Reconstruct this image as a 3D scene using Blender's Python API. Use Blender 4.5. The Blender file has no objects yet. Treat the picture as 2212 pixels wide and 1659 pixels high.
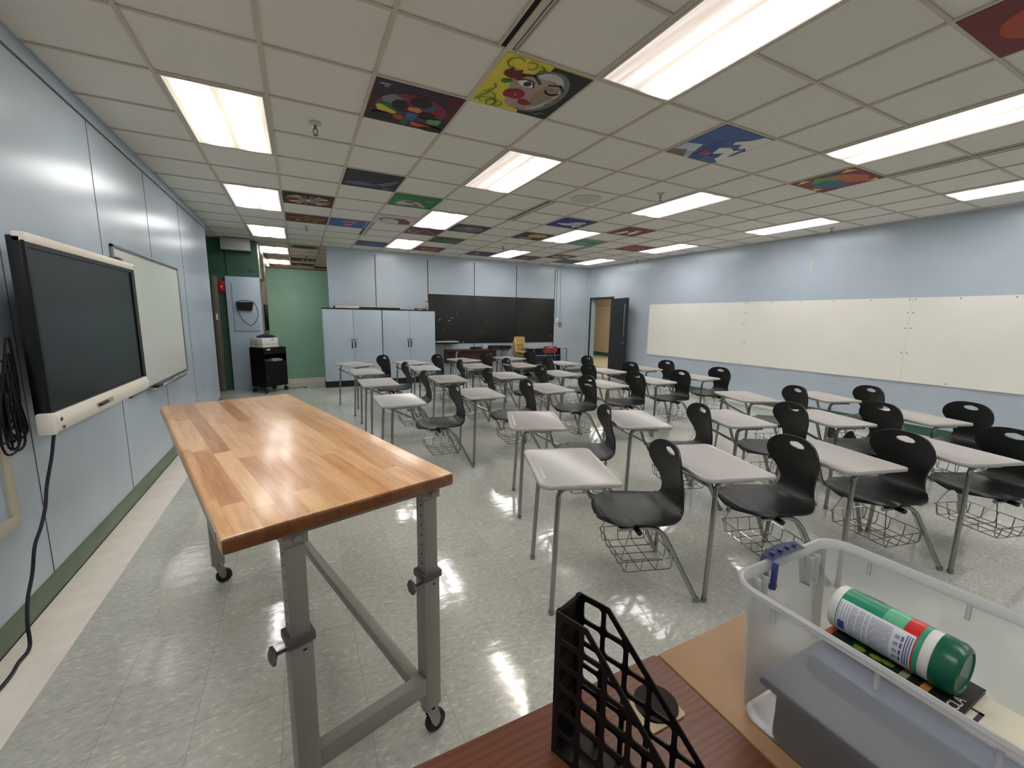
import bpy, bmesh, math, random
from mathutils import Vector, Matrix, Euler
random.seed(7)
S = bpy.context.scene
C = S.collection
PI = math.pi

# ------------------------------------------------------------------ camera, world, exposure
HC = 1.57
cd = bpy.data.cameras.new('camera')
cam = bpy.data.objects.new('camera', cd)
C.objects.link(cam)
cd.sensor_fit = 'HORIZONTAL'
cd.sensor_width = 36.0
cd.lens = 36.0 * 901.33 / 2212.0
cd.clip_start = 0.02
R = Matrix(((0.89284746, -0.4500782, 0.01590685),      # rows: image right, image down, view direction
            (-0.05633395, -0.14665661, -0.98758206),
            (0.44682199, 0.88086404, -0.15629667)))
rt, dn, fw = R[0], R[1], R[2]
cam.matrix_world = Matrix(((rt[0], -dn[0], -fw[0], 0.0), (rt[1], -dn[1], -fw[1], 0.0), (rt[2], -dn[2], -fw[2], HC), (0, 0, 0, 1)))
S.camera = cam
W = bpy.data.worlds.new('world')
S.world = W
W.use_nodes = True
W.node_tree.nodes['Background'].inputs[0].default_value = (0.55, 0.55, 0.55, 1)
W.node_tree.nodes['Background'].inputs[1].default_value = 0.05
S.view_settings.view_transform = 'Standard'
S.view_settings.look = 'None'
S.view_settings.gamma = 1.0
S.view_settings.use_curve_mapping = False
S.view_settings.exposure = 1.75
S.cycles.caustics_reflective = False
S.cycles.caustics_refractive = False
LIGHT = 5.6          # radiance of the ceiling lamps' tubes

# ------------------------------------------------------------------ materials
def lin(c):
    f = lambda v: v / 12.92 if v <= 0.04045 else ((v + 0.055) / 1.055) ** 2.4
    return tuple(f(x / 255.0) for x in c) + (1.0,)
class NT:
    def __init__(s, name):
        s.m = bpy.data.materials.new(name); s.m.use_nodes = True
        s.t = s.m.node_tree; s.b = s.t.nodes['Principled BSDF']; s.o = s.t.nodes['Material Output']
    def n(s, typ, **kw):
        nd = s.t.nodes.new(typ)
        for k, v in kw.items():
            if k.startswith('i_'):
                nd.inputs[int(k[2:])].default_value = v
            else:
                setattr(nd, k, v)
        return nd
    def l(s, a, b): s.t.links.new(a, b)
    def math(s, op, a, b=None, c=None):
        nd = s.n('ShaderNodeMath', operation=op)
        for i, v in enumerate((a, b, c)):
            if v is None: continue
            if isinstance(v, (int, float)): nd.inputs[i].default_value = v
            else: s.l(v, nd.inputs[i])
        return nd.outputs[0]
    def mix(s, f, a, b):
        nd = s.n('ShaderNodeMix', data_type='RGBA')
        for i, v in ((0, f), (6, a), (7, b)):
            if isinstance(v, (int, float, tuple)): nd.inputs[i].default_value = v
            else: s.l(v, nd.inputs[i])
        return nd.outputs[2]
    def coord(s, k='Object'): return s.n('ShaderNodeTexCoord').outputs[k]
    def noise(s, vec, scale, detail=3, rough=.5):
        nd = s.n('ShaderNodeTexNoise'); nd.inputs['Scale'].default_value = scale
        nd.inputs['Detail'].default_value = detail; nd.inputs['Roughness'].default_value = rough
        if vec is not None: s.l(vec, nd.inputs['Vector'])
        return nd.outputs[0]
    def map(s, vec, scale=(1, 1, 1), rot=(0, 0, 0)):
        nd = s.n('ShaderNodeMapping'); nd.inputs['Scale'].default_value = scale; nd.inputs['Rotation'].default_value = rot
        s.l(vec, nd.inputs['Vector']); return nd.outputs[0]
    def ramp(s, f, stops):
        nd = s.n('ShaderNodeValToRGB'); e = nd.color_ramp.elements
        while len(e) < len(stops): e.new(0.5)
        for i, (p, c) in enumerate(stops):
            e[i].position = p; e[i].color = c
        s.l(f, nd.inputs[0]); return nd.outputs[0]
    def bump(s, h, strength, dist=.01):
        nd = s.n('ShaderNodeBump'); nd.inputs['Strength'].default_value = strength; nd.inputs['Distance'].default_value = dist
        s.l(h, nd.inputs['Height']); s.l(nd.outputs[0], s.b.inputs['Normal'])
def P(name, col, rough=.5, metal=0.0, spec=.5, var=0.0, vscale=6.0, bump=0.0, bscale=60.0, coat=0.0):
    k = NT(name)
    k.b.inputs['Roughness'].default_value = rough; k.b.inputs['Metallic'].default_value = metal
    k.b.inputs['Specular IOR Level'].default_value = spec
    k.b.inputs['Coat Weight'].default_value = coat; k.b.inputs['Coat Roughness'].default_value = .12
    c = lin(col)
    if var:
        f = k.noise(k.coord(), vscale, 4)
        lo = tuple(x * (1 - var) for x in c[:3]) + (1,); hi = tuple(min(1, x * (1 + var)) for x in c[:3]) + (1,)
        k.l(k.ramp(f, [(.3, lo), (.7, hi)]), k.b.inputs['Base Color'])
    else:
        k.b.inputs['Base Color'].default_value = c
    if bump: k.bump(k.noise(k.coord(), bscale, 3), bump)
    return k.m
_flat = {}
def flat(col, rough=.6):
    key = (tuple(col), rough)
    if key not in _flat: _flat[key] = P('paint_%d_%d_%d' % tuple(col), col, rough)
    return _flat[key]

WALL = P('pale_blue_wall_paint', (186, 198, 211), .24, spec=.5, var=.05, vscale=1.3, bump=.02, bscale=5)
WALL2 = P('pale_blue_enamel', (180, 195, 212), .33, var=.04, vscale=2)
TRIMB = P('pale_blue_trim', (172, 190, 206), .4)
SEAM = P('dark_seam', (84, 76, 74), .6)
CAB = P('cabinet_blue_laminate', (177, 192, 204), .38, var=.03, vscale=2)
DKGREEN = P('dark_green_paint', (52, 92, 76), .4, var=.08)
BASEG = P('green_rubber_base', (92, 112, 90), .4, var=.12, vscale=4)
SAGE = P('sage_green_panel', (156, 200, 172), .5, var=.05, vscale=3)
BEIGE = P('beige_hall_paint', (196, 176, 148), .5)
CREAM = P('cream_wood_paint', (206, 198, 180), .5, var=.05)
WHITEB = P('white_board_panel', (247, 243, 235), .3, var=.03, vscale=1.2)
GLOSSB = P('glossy_whiteboard', (228, 230, 224), .16, var=.01)
BLACKB = P('chalkboard_slate', (28, 30, 28), .55, var=.25, vscale=2.5)
ALU = P('brushed_aluminium', (170, 172, 175), .35, metal=.9)
CHROME = P('chrome_tube', (158, 158, 156), .17, metal=1.0)
GREYP = P('grey_powder_coat', (146, 142, 135), .42, var=.03)
DGREYP = P('dark_grey_plastic', (86, 86, 84), .5)
BLACKP = P('black_plastic', (8, 8, 9), .42, spec=.35, bump=.05, bscale=900)
BLACKS = P('black_shell_plastic', (19, 19, 20), .38, bump=.06, bscale=700)
BLACKM = P('black_cart_metal', (6, 6, 7), .55, spec=.25)
RUBBER = P('black_rubber', (12, 12, 12), .55)
TOPW = P('grey_white_desktop', (183, 178, 175), .24, var=.015, vscale=250)
WHITEP = P('white_plastic', (224, 222, 216), .35)
OFFW = P('off_white_plastic', (242, 234, 222), .4)
SCREEN = P('dark_screen_glass', (20, 29, 28), .22, spec=.5)
BEZEL = P('black_bezel', (7, 7, 8), .3)
RED = P('red_plastic', (176, 24, 26), .35)
REDS = P('red_seat_plastic', (150, 36, 40), .35)
NAVY = P('navy_plastic', (20, 28, 66), .4)
LATCH = P('blue_latch_plastic', (62, 74, 132), .35)
TAN = P('tan_laminate', (160, 123, 88), .42, var=.05, vscale=14)
CORDM = P('dark_blue_cord', (26, 22, 44), .45)
DKWOOD = P('dark_brown_laminate', (66, 38, 22), .4, var=.2, vscale=5)
BLONDE = P('blonde_bent_wood', (198, 156, 86), .35, var=.08, vscale=7)
SLATE = P('slate_binder', (88, 94, 108), .45, var=.06)
BLUEBK = P('blue_book_cloth', (58, 80, 112), .5, var=.08)
PAPER = P('paper', (226, 218, 196), .7, var=.04, vscale=10)
HALLFL = P('hall_floor', (206, 194, 166), .25)

def mat_ceiling():
    k = NT('ceiling_tile')
    f = k.noise(k.coord(), 160, 3, .7); g = k.noise(k.coord(), .8, 2)
    c = k.ramp(f, [(.3, lin((218, 213, 204))), (.65, lin((238, 234, 226)))])
    k.l(k.mix(k.math('MULTIPLY', g, .25), c, lin((216, 212, 204))), k.b.inputs['Base Color'])
    k.b.inputs['Roughness'].default_value = .9
    k.bump(f, .25, .004)
    return k.m
CEIL = mat_ceiling()
TBAR = P('ceiling_grid_enamel', (200, 191, 174), .6)
ENAM = P('lamp_frame_enamel', (196, 190, 180), .5)

def mat_floor():
    k = NT('vinyl_tile_floor')
    co = k.coord()
    sx = k.n('ShaderNodeSeparateXYZ'); k.l(co, sx.inputs[0])
    T = .3048
    u = k.math('DIVIDE', k.math('SUBTRACT', sx.outputs[0], .770), T); v = k.math('DIVIDE', k.math('SUBTRACT', sx.outputs[1], 2.09), T)
    fu = k.math('FLOOR', u); fv = k.math('FLOOR', v)
    par = k.math('ABSOLUTE', k.math('MODULO', k.math('ADD', fu, fv), 2))
    du = k.math('SUBTRACT', .5, k.math('ABSOLUTE', k.math('SUBTRACT', k.math('SUBTRACT', u, fu), .5)))
    dv = k.math('SUBTRACT', .5, k.math('ABSOLUTE', k.math('SUBTRACT', k.math('SUBTRACT', v, fv), .5)))
    d = k.math('MINIMUM', du, dv)
    seam = k.math('LESS_THAN', d, .0035)
    cell = k.n('ShaderNodeCombineXYZ'); k.l(fu, cell.inputs[0]); k.l(fv, cell.inputs[1])
    wn = k.n('ShaderNodeTexWhiteNoise', noise_dimensions='2D'); k.l(cell.outputs[0], wn.inputs[0])
    offs = k.n('ShaderNodeVectorMath', operation='ADD'); k.l(co, offs.inputs[0])
    sc = k.n('ShaderNodeVectorMath', operation='SCALE'); k.l(wn.outputs[1], sc.inputs[0]); sc.inputs[3].default_value = 9
    k.l(sc.outputs[0], offs.inputs[1])
    def streak(rot):
        return k.noise(k.map(offs.outputs[0], (30, 66, 1), (0, 0, rot)), 1.0, 5, .66)
    a = streak(.5); b = streak(.5 + PI / 2)
    mm = k.n('ShaderNodeMix', data_type='FLOAT'); k.l(par, mm.inputs[0]); k.l(a, mm.inputs[2]); k.l(b, mm.inputs[3])
    c = k.ramp(mm.outputs[0], [(.28, lin((166, 168, 160))), (.42, lin((190, 191, 183))), (.58, lin((200, 201, 192))), (.70, lin((232, 231, 216)))])
    tone = k.math('ADD', .94, k.math('MULTIPLY', wn.outputs[0], .10))
    cc = k.n('ShaderNodeVectorMath', operation='SCALE'); k.l(c, cc.inputs[0]); k.l(tone, cc.inputs[3])
    scuff = k.ramp(k.noise(k.coord(), 1.1, 5, .6), [(.5, (0, 0, 0, 1)), (.75, (1, 1, 1, 1))])
    c2 = k.mix(k.math('MULTIPLY', scuff, .25), cc.outputs[0], lin((166, 166, 160)))
    k.l(k.mix(k.math('MULTIPLY', seam, .45), c2, lin((90, 92, 86))), k.b.inputs['Base Color'])
    k.l(k.math('ADD', .05, k.math('MULTIPLY', k.noise(k.coord(), 2.2, 3), .09)), k.b.inputs['Roughness'])
    k.b.inputs['Specular IOR Level'].default_value = .62
    h = k.math('ADD', k.noise(k.map(co, (9, 15, 1)), 1.0, 2), k.math('MULTIPLY', k.noise(co, 3.2, 1), 1.5))
    k.bump(k.math('SUBTRACT', h, k.math('MULTIPLY', seam, .5)), .075, .012)
    return k.m
FLOOR = mat_floor()
BORDER = P('cream_border_tile', (246, 239, 227), .2, var=.05, vscale=9, bump=.05, bscale=14)

def mat_staves(name, w, length, cols, rough, along='y'):
    k = NT(name)
    sx = k.n('ShaderNodeSeparateXYZ'); k.l(k.coord(), sx.inputs[0])
    a, b = (sx.outputs[0], sx.outputs[1]) if along == 'y' else (sx.outputs[1], sx.outputs[0])
    i = k.math('FLOOR', k.math('DIVIDE', k.math('ADD', a, 5), w))
    w1 = k.n('ShaderNodeTexWhiteNoise', noise_dimensions='1D'); k.l(i, w1.inputs[1])
    j = k.math('FLOOR', k.math('DIVIDE', k.math('ADD', b, k.math('MULTIPLY', w1.outputs[0], 3.1)), length))
    cv = k.n('ShaderNodeCombineXYZ'); k.l(i, cv.inputs[0]); k.l(j, cv.inputs[1])
    w2 = k.n('ShaderNodeTexWhiteNoise', noise_dimensions='2D'); k.l(cv.outputs[0], w2.inputs[0])
    n = len(cols); base = k.ramp(w2.outputs[0], [(q / (n - 1), lin(cc)) for q, cc in enumerate(cols)])
    off = k.n('ShaderNodeVectorMath', operation='SCALE'); k.l(w2.outputs[1], off.inputs[0]); off.inputs[3].default_value = 7
    ad = k.n('ShaderNodeVectorMath', operation='ADD'); k.l(k.coord(), ad.inputs[0]); k.l(off.outputs[0], ad.inputs[1])
    g = k.noise(k.map(ad.outputs[0], (38, 3.5, 38) if along == 'y' else (3.5, 38, 38)), 1.0, 4, .6)
    gr = k.ramp(g, [(.32, lin((205, 175, 150))), (.6, (1, 1, 1, 1))])
    mu = k.n('ShaderNodeMix', data_type='RGBA', blend_type='MULTIPLY'); mu.inputs[0].default_value = .6
    k.l(base, mu.inputs[6]); k.l(gr, mu.inputs[7])
    tn = k.n('ShaderNodeSeparateXYZ'); k.l(k.coord('Normal'), tn.inputs[0])      # end faces darkened: end grain plus shade put into the colour
    eg = k.math('GREATER_THAN', k.math('ABSOLUTE', tn.outputs[1 if along == 'y' else 0]), .6)
    m2 = k.n('ShaderNodeMix', data_type='RGBA', blend_type='MULTIPLY'); k.l(k.math('MULTIPLY', eg, 1.0), m2.inputs[0]); k.l(mu.outputs[2], m2.inputs[6]); m2.inputs[7].default_value = lin((140, 116, 98))
    k.l(m2.outputs[2], k.b.inputs['Base Color'])
    k.b.inputs['Roughness'].default_value = rough
    k.b.inputs['Coat Weight'].default_value = .25; k.b.inputs['Coat Roughness'].default_value = .15
    k.bump(k.noise(k.map(k.coord(), (30, 6, 1)), 1, 2), .05, .006)
    return k.m
BUTCHER = mat_staves('butcher_block_maple', .058, .62, [(190, 134, 86), (226, 174, 122), (236, 190, 140), (214, 158, 108), (242, 200, 152), (230, 182, 132), (238, 192, 144), (202, 146, 98)], .3)
def mat_redwood():
    k = NT('red_brown_wood_laminate')
    co = k.coord()
    w = k.n('ShaderNodeTexWave', wave_type='BANDS', bands_direction='Y'); w.inputs['Scale'].default_value = 14; w.inputs['Distortion'].default_value = 12
    w.inputs['Detail'].default_value = 3; w.inputs['Detail Scale'].default_value = .6
    k.l(k.map(co, (.35, 1.6, 1)), w.inputs['Vector'])
    f = k.noise(k.map(co, (6, 140, 1)), 1, 4, .6)
    c = k.ramp(w.outputs['Fac'], [(.0, lin((96, 50, 29))), (.5, lin((110, 60, 36))), (1, lin((116, 65, 41)))])
    k.l(k.mix(k.math('MULTIPLY', f, .55), c, lin((84, 42, 25))), k.b.inputs['Base Color'])
    k.b.inputs['Roughness'].default_value = .38
    return k.m
REDWOOD = mat_redwood()

def mat_lamp(name, tint, edge, amp, tubes=((.26, 1.25, .10), (.74, 1.25, .10))):
    k = NT(name)
    g = k.coord('Generated'); sx = k.n('ShaderNodeSeparateXYZ'); k.l(g, sx.inputs[0])
    x = sx.outputs[0]; y = sx.outputs[1]
    def peak(c, w):
        d = k.math('DIVIDE', k.math('SUBTRACT', x, c), w)
        return k.math('POWER', 2.718, k.math('MULTIPLY', k.math('MULTIPLY', d, d), -1.0))
    ws = k.noise(k.map(g, (14, 1.5, 1)), 1, 2)
    p = 0.0
    for c_, a_, w_ in tubes: p = k.math('ADD', p, k.math('MULTIPLY', peak(c_, w_), a_))
    ends = k.math('MINIMUM', 1.0, k.math('MULTIPLY', k.math('SUBTRACT', .52, k.math('ABSOLUTE', k.math('SUBTRACT', y, .5))), 7.0))
    p = k.math('MULTIPLY', k.math('MULTIPLY', p, k.math('ADD', .1, k.math('MULTIPLY', ends, .9))), k.math('ADD', .75, k.math('MULTIPLY', ws, .5)))
    st = k.math('MULTIPLY', k.math('ADD', k.math('MULTIPLY', k.math('ADD', .5, ws), .048), k.math('MULTIPLY', p, amp)), LIGHT)
    col = k.mix(k.math('MINIMUM', 1.0, k.math('MULTIPLY', p, 2.5)), edge, tint)
    em = k.n('ShaderNodeEmission'); k.l(col, em.inputs[0]); k.l(st, em.inputs[1]); k.l(em.outputs[0], k.o.inputs[0])
    return k.m
LAMPW = mat_lamp('warm_lamp_diffuser', (1.0, .97, .90, 1), (1.0, .90, .76, 1), 1.0)
LAMPN = mat_lamp('white_lamp_diffuser', (1.0, .98, .96, 1), (1.0, .93, .90, 1), 1.0)
LAMPL = mat_lamp('softer_warm_lamp_diffuser', (1.0, .97, .88, 1), (1.0, .90, .74, 1), .8)
LAMPM = mat_lamp('softer_white_lamp_diffuser', (1.0, .98, .96, 1), (1.0, .94, .92, 1), .8)
LAMPH = mat_lamp('half_lit_lamp_diffuser', (1.0, .96, .88, 1), (1.0, .86, .76, 1), 1.7, ((.76, 1.0, .12), (.34, .05, .06)))

def mat_clear(name, col, transp, rough):
    k = NT(name)
    tr = k.n('ShaderNodeBsdfTransparent'); tr.inputs[0].default_value = (.97, .98, .98, 1)
    df = k.n('ShaderNodeBsdfDiffuse'); df.inputs[0].default_value = lin(col)
    tl = k.n('ShaderNodeBsdfTranslucent'); tl.inputs[0].default_value = lin(col)
    gl = k.n('ShaderNodeBsdfGlossy'); gl.inputs[1].default_value = rough
    fr = k.n('ShaderNodeFresnel'); fr.inputs[0].default_value = 1.45
    m1 = k.n('ShaderNodeMixShader'); m1.inputs[0].default_value = .5; k.l(df.outputs[0], m1.inputs[1]); k.l(tl.outputs[0], m1.inputs[2])
    m2 = k.n('ShaderNodeMixShader'); m2.inputs[0].default_value = transp; k.l(m1.outputs[0], m2.inputs[1]); k.l(tr.outputs[0], m2.inputs[2])
    m3 = k.n('ShaderNodeMixShader'); k.l(k.math('MULTIPLY', fr.outputs[0], .8), m3.inputs[0]); k.l(m2.outputs[0], m3.inputs[1]); k.l(gl.outputs[0], m3.inputs[2])
    k.l(m3.outputs[0], k.o.inputs[0])
    return k.m
TOTE = mat_clear('clear_frosted_plastic', (254, 254, 254), .68, .22)
TOTER = mat_clear('clear_rim_plastic', (252, 252, 252), .35, .25)
GLASS = mat_clear('door_glass', (200, 215, 225), .6, .05)
BOTTLE = mat_clear('milky_bottle_plastic', (236, 226, 226), .3, .2)

# ------------------------------------------------------------------ mesh helpers
def link(name, me, mats, parent=None):
    o = bpy.data.objects.new(name, me); C.objects.link(o)
    for m in (mats if isinstance(mats, (list, tuple)) else [mats]): me.materials.append(m)
    if parent is not None: o.parent = parent
    return o
def obj(name, bm, mats, parent=None, smooth=35):
    me = bpy.data.meshes.new(name)
    bmesh.ops.recalc_face_normals(bm, faces=bm.faces[:])
    bm.to_mesh(me); bm.free()
    if smooth:
        me.polygons.foreach_set('use_smooth', [True] * len(me.polygons))
        me.set_sharp_from_angle(angle=math.radians(smooth))
    return link(name, me, mats, parent)
def box(bm, x0, x1, y0, y1, z0, z1, bev=0.0, mi=0, M=None, seg=2):
    r = bmesh.ops.create_cube(bm, size=1.0)
    vs = r['verts']
    for v in vs:
        v.co = Vector(((x0 + x1) / 2 + v.co.x * (x1 - x0), (y0 + y1) / 2 + v.co.y * (y1 - y0), (z0 + z1) / 2 + v.co.z * (z1 - z0)))
    fs = set(f for v in vs for f in v.link_faces)
    if bev:
        es = list(set(e for v in vs for e in v.link_edges))
        rr = bmesh.ops.bevel(bm, geom=es, offset=bev, segments=seg, affect='EDGES', profile=.5)
        vs = list(set(v for f in rr['faces'] for v in f.verts) | set(v for v in vs if v.is_valid))
        fs = set(f for v in vs for f in v.link_faces)
    for f in fs: f.material_index = mi
    if M is not None:
        for v in vs: v.co = M @ v.co
    return vs
def bx(*a, **k):
    bm = bmesh.new(); box(bm, *a, **k); return bm
def fil(pts, r, n=5):
    pts = [Vector(p) for p in pts]; out = [pts[0]]
    for i in range(1, len(pts) - 1):
        a, b, c = pts[i - 1], pts[i], pts[i + 1]
        d1 = (a - b); d2 = (c - b)
        rr = min(r, d1.length * .45, d2.length * .45)
        p, q = b + d1.normalized() * rr, b + d2.normalized() * rr
        for j in range(n + 1):
            t = j / n
            out.append((1 - t) ** 2 * p + 2 * t * (1 - t) * b + t * t * q)
    out.append(pts[-1])
    return out
def tube(bm, pts, r, n=10, mi=0, cap=True):
    pts = [Vector(p) for p in pts]
    rad = r if isinstance(r, (list, tuple)) else [r] * len(pts)
    T = []
    for i in range(len(pts)):
        t = pts[min(i + 1, len(pts) - 1)] - pts[max(i - 1, 0)]
        T.append(t.normalized())
    u = T[0].orthogonal().normalized(); rings = []
    for i, p in enumerate(pts):
        u = (u - T[i] * u.dot(T[i])).normalized(); w = T[i].cross(u)
        rings.append([bm.verts.new(p + (u * math.cos(2 * PI * k / n) + w * math.sin(2 * PI * k / n)) * rad[i]) for k in range(n)])
    for a, b in zip(rings, rings[1:]):
        for k in range(n):
            f = bm.faces.new((a[k], a[(k + 1) % n], b[(k + 1) % n], b[k])); f.material_index = mi
    if cap:
        for q in (rings[0][::-1], rings[-1]):
            f = bm.faces.new(q); f.material_index = mi
def tb(pts, r, n=10):
    bm = bmesh.new(); tube(bm, pts, r, n); return bm
def cyl(bm, p, q, r, n=16, r2=None, mi=0): tube(bm, [p, q], [r, r if r2 is None else r2], n, mi)
def prism(bm, poly, z0, z1, mi=0, M=None):
    lo = [bm.verts.new((x, y, z0)) for x, y in poly]; hi = [bm.verts.new((x, y, z1)) for x, y in poly]
    fs = [bm.faces.new(lo[::-1]), bm.faces.new(hi)]
    n = len(poly)
    for i in range(n): fs.append(bm.faces.new((lo[i], lo[(i + 1) % n], hi[(i + 1) % n], hi[i])))
    for f in fs: f.material_index = mi
    if M is not None:
        for v in lo + hi: v.co = M @ v.co
    return fs
def rrect(x0, x1, y0, y1, r, n=6):
    rs = r if isinstance(r, (list, tuple)) else [r] * 4          # corners: (x0,y0) (x1,y0) (x1,y1) (x0,y1)
    out = []
    for (cx, cy, sx, sy, a0), q in zip(((x0, y0, 1, 1, PI), (x1, y0, -1, 1, 1.5 * PI), (x1, y1, -1, -1, 0), (x0, y1, 1, -1, .5 * PI)), rs):
        for j in range(n + 1):
            a = a0 + .5 * PI * j / n
            out.append((cx + sx * q + math.cos(a) * q, cy + sy * q + math.sin(a) * q))
    return out
def lathe(bm, prof, c=(0, 0, 0), n=24, mi=0, M=None):
    rings = []
    for r, z in prof:
        rings.append([bm.verts.new(Vector((c[0] + r * math.cos(2 * PI * k / n), c[1] + r * math.sin(2 * PI * k / n), c[2] + z))) for k in range(n)])
    for a, b in zip(rings, rings[1:]):
        for k in range(n):
            f = bm.faces.new((a[k], a[(k + 1) % n], b[(k + 1) % n], b[k])); f.material_index = mi
    for q in (rings[0][::-1], rings[-1]):
        f = bm.faces.new(q); f.material_index = mi
    if M is not None:
        for rg in rings:
            for v in rg: v.co = M @ v.co
def plate(outer, holes, thick):
    """flat plate with holes in the XY plane, thickness along Z, as a bmesh"""
    cu = bpy.data.curves.new('plate', 'CURVE'); cu.dimensions = '2D'; cu.fill_mode = 'BOTH'; cu.extrude = thick / 2
    for pl in [outer] + list(holes):
        sp = cu.splines.new('POLY'); sp.points.add(len(pl) - 1); sp.use_cyclic_u = True
        for p, (x, y) in zip(sp.points, pl): p.co = (x, y, 0, 1)
    o = bpy.data.objects.new('plate', cu); C.objects.link(o)
    dg = bpy.context.evaluated_depsgraph_get(); dg.update()
    me = bpy.data.meshes.new_from_object(o.evaluated_get(dg))
    bm = bmesh.new(); bm.from_mesh(me)
    bpy.data.objects.remove(o); bpy.data.meshes.remove(me); bpy.data.curves.remove(cu)
    bmesh.ops.remove_doubles(bm, verts=bm.verts[:], dist=1e-5)
    return bm
def text_bm(txt, size, depth=.001):
    cu = bpy.data.curves.new('text', 'FONT'); cu.body = txt; cu.size = size; cu.extrude = depth / 2; cu.align_x = 'CENTER'; cu.align_y = 'CENTER'
    o = bpy.data.objects.new('text', cu); C.objects.link(o)
    dg = bpy.context.evaluated_depsgraph_get(); dg.update()
    me = bpy.data.meshes.new_from_object(o.evaluated_get(dg))
    bm = bmesh.new(); bm.from_mesh(me)
    bpy.data.objects.remove(o); bpy.data.meshes.remove(me); bpy.data.curves.remove(cu)
    return bm
def xf(bm, M):
    for v in bm.verts: v.co = M @ v.co
    return bm
def thing(name, label, cat, loc=(0, 0, 0), rz=0.0, group=None):
    o = bpy.data.objects.new(name, None); C.objects.link(o)
    o.location = loc; o.rotation_euler = (0, 0, rz); o.empty_display_size = .1
    return tag(o, label, cat, group)
def tag(o, label, cat, group=None):
    o['label'] = label; o['category'] = cat
    if group: o['group'] = group
    return o
def struct(name, bm, m, parent=None, smooth=35):
    o = obj(name, bm, m, parent, smooth); o['kind'] = 'structure'; return o
def dup(root, loc, rz, label, group=None):
    r = root.copy(); C.objects.link(r); r.location = loc; r.rotation_euler = (0, 0, rz); r['label'] = label
    if group: r['group'] = group
    for ch in list(root.children):
        c = ch.copy(); C.objects.link(c); c.parent = r
        for g in ch.children:
            d = g.copy(); C.objects.link(d); d.parent = c
    return r
def basis(o, ex, ey, ez=None):
    ex = Vector(ex); ey = Vector(ey); ez = ex.cross(ey) if ez is None else Vector(ez)
    return Matrix(((ex.x, ey.x, ez.x, o[0]), (ex.y, ey.y, ez.y, o[1]), (ex.z, ey.z, ez.z, o[2]), (0, 0, 0, 1)))

# ------------------------------------------------------------------ the room
U = .6096
CX1, CY0, ZC = -.71856, 3.53054, 3.037
cx = lambda c: CX1 + (c - 1) * U
cy = lambda r: CY0 + r * U
XL, YF, YB = -1.30, 10.20, -3.4
YE = 18.6                                      # end of the area behind the green partition
def xr(y): return 7.65 + (10.2 - y) * .0333    # face of the right wall, which is slightly out of square
ANG = math.atan(.0333)
RWU = Vector((-math.sin(ANG), math.cos(ANG), 0))       # along the right wall, away from the camera
RWN = Vector((-math.cos(ANG), -math.sin(ANG), 0))      # out of the right wall into the room
def rwM(y, z=0.0): return basis((xr(y), y, z), RWU, (0, 0, 1), RWN)   # local x along wall, y up, z into room

bm = bmesh.new(); prism(bm, [(-1.9, YB), (xr(YB) + .1, YB), (xr(10.3) + .1, 10.3), (5.5, YE), (-1.9, YE)], -.1, 0)
struct('floor', bm, FLOOR)
bm = bmesh.new(); box(bm, XL, XL + .25, YB, 8.66, 0, .0015)
struct('trim_1', bm, BORDER)
bm = bmesh.new(); prism(bm, [(xr(YB) - .25, YB), (xr(YB), YB), (xr(10.2), 10.2), (xr(10.2) - .25, 10.2)], 0, .0015)
struct('trim_2', bm, BORDER)

bm = bmesh.new(); prism(bm, [(-1.9, YB), (xr(YB) + .1, YB), (xr(10.3) + .1, 10.3), (5.5, YE), (-1.9, YE)], ZC + .006, ZC + .1)
lamp_cells = set()
for c0, rows in ((1, range(-8, 24, 4)), (5, range(-8, 12, 4)), (9, range(-8, 12, 4)), (13, range(-8, 12, 4))):
    for r0 in rows: lamp_cells.add((c0, r0 + 1))        # the cross bar at this row would run through a lamp
for c in range(-2, 17):
    x = cx(c); y1 = YE if x < 5.3 else 10.2
    box(bm, x - .012, x + .012, YB, y1, ZC - .004, ZC + .007, mi=1)
r = math.ceil((YB - CY0) / U)
while cy(r) < YE:
    y = cy(r); x1 = xr(y) if y < 10.2 else 5.4
    for c in range(-2, 16):
        if (c, r) in lamp_cells: continue
        a0, a1 = max(-1.85, cx(c) + .012), min(x1, cx(c + 1) - .012)
        if a1 > a0: box(bm, a0, a1, y - .011, y + .011, ZC - .003, ZC + .007, mi=1)
    r += 1
struct('ceiling', bm, [CEIL, TBAR])

bm = bmesh.new(); box(bm, XL - .15, XL, YB, 8.66, 0, ZC + .006)
wl = struct('wall_left', bm, WALL)
bm = bmesh.new()
for y in (-.5, .51, 1.78, 3.05, 4.32, 5.56, 6.88): box(bm, XL - .002, XL + .0022, y - .0022, y + .0022, .13, 2.935)
box(bm, XL - .002, XL + .004, YB, 8.66, 2.932, 2.942)
struct('trim_3', bm, SEAM)
bm = bmesh.new(); box(bm, XL - .002, XL + .010, YB, 8.66, 2.942, ZC, .002)
struct('trim_4', bm, TRIMB)
bm = bmesh.new(); box(bm, XL - .002, XL + .008, YB, 8.665, 0, .128, .002)
struct('baseboard_left', bm, BASEG)
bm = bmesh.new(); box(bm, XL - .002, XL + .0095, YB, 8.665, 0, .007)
struct('base_shadow_strip', bm, P('painted_base_shadow', (30, 28, 24), .8))  # dark strip painting the shadow gap under the baseboard

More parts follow.
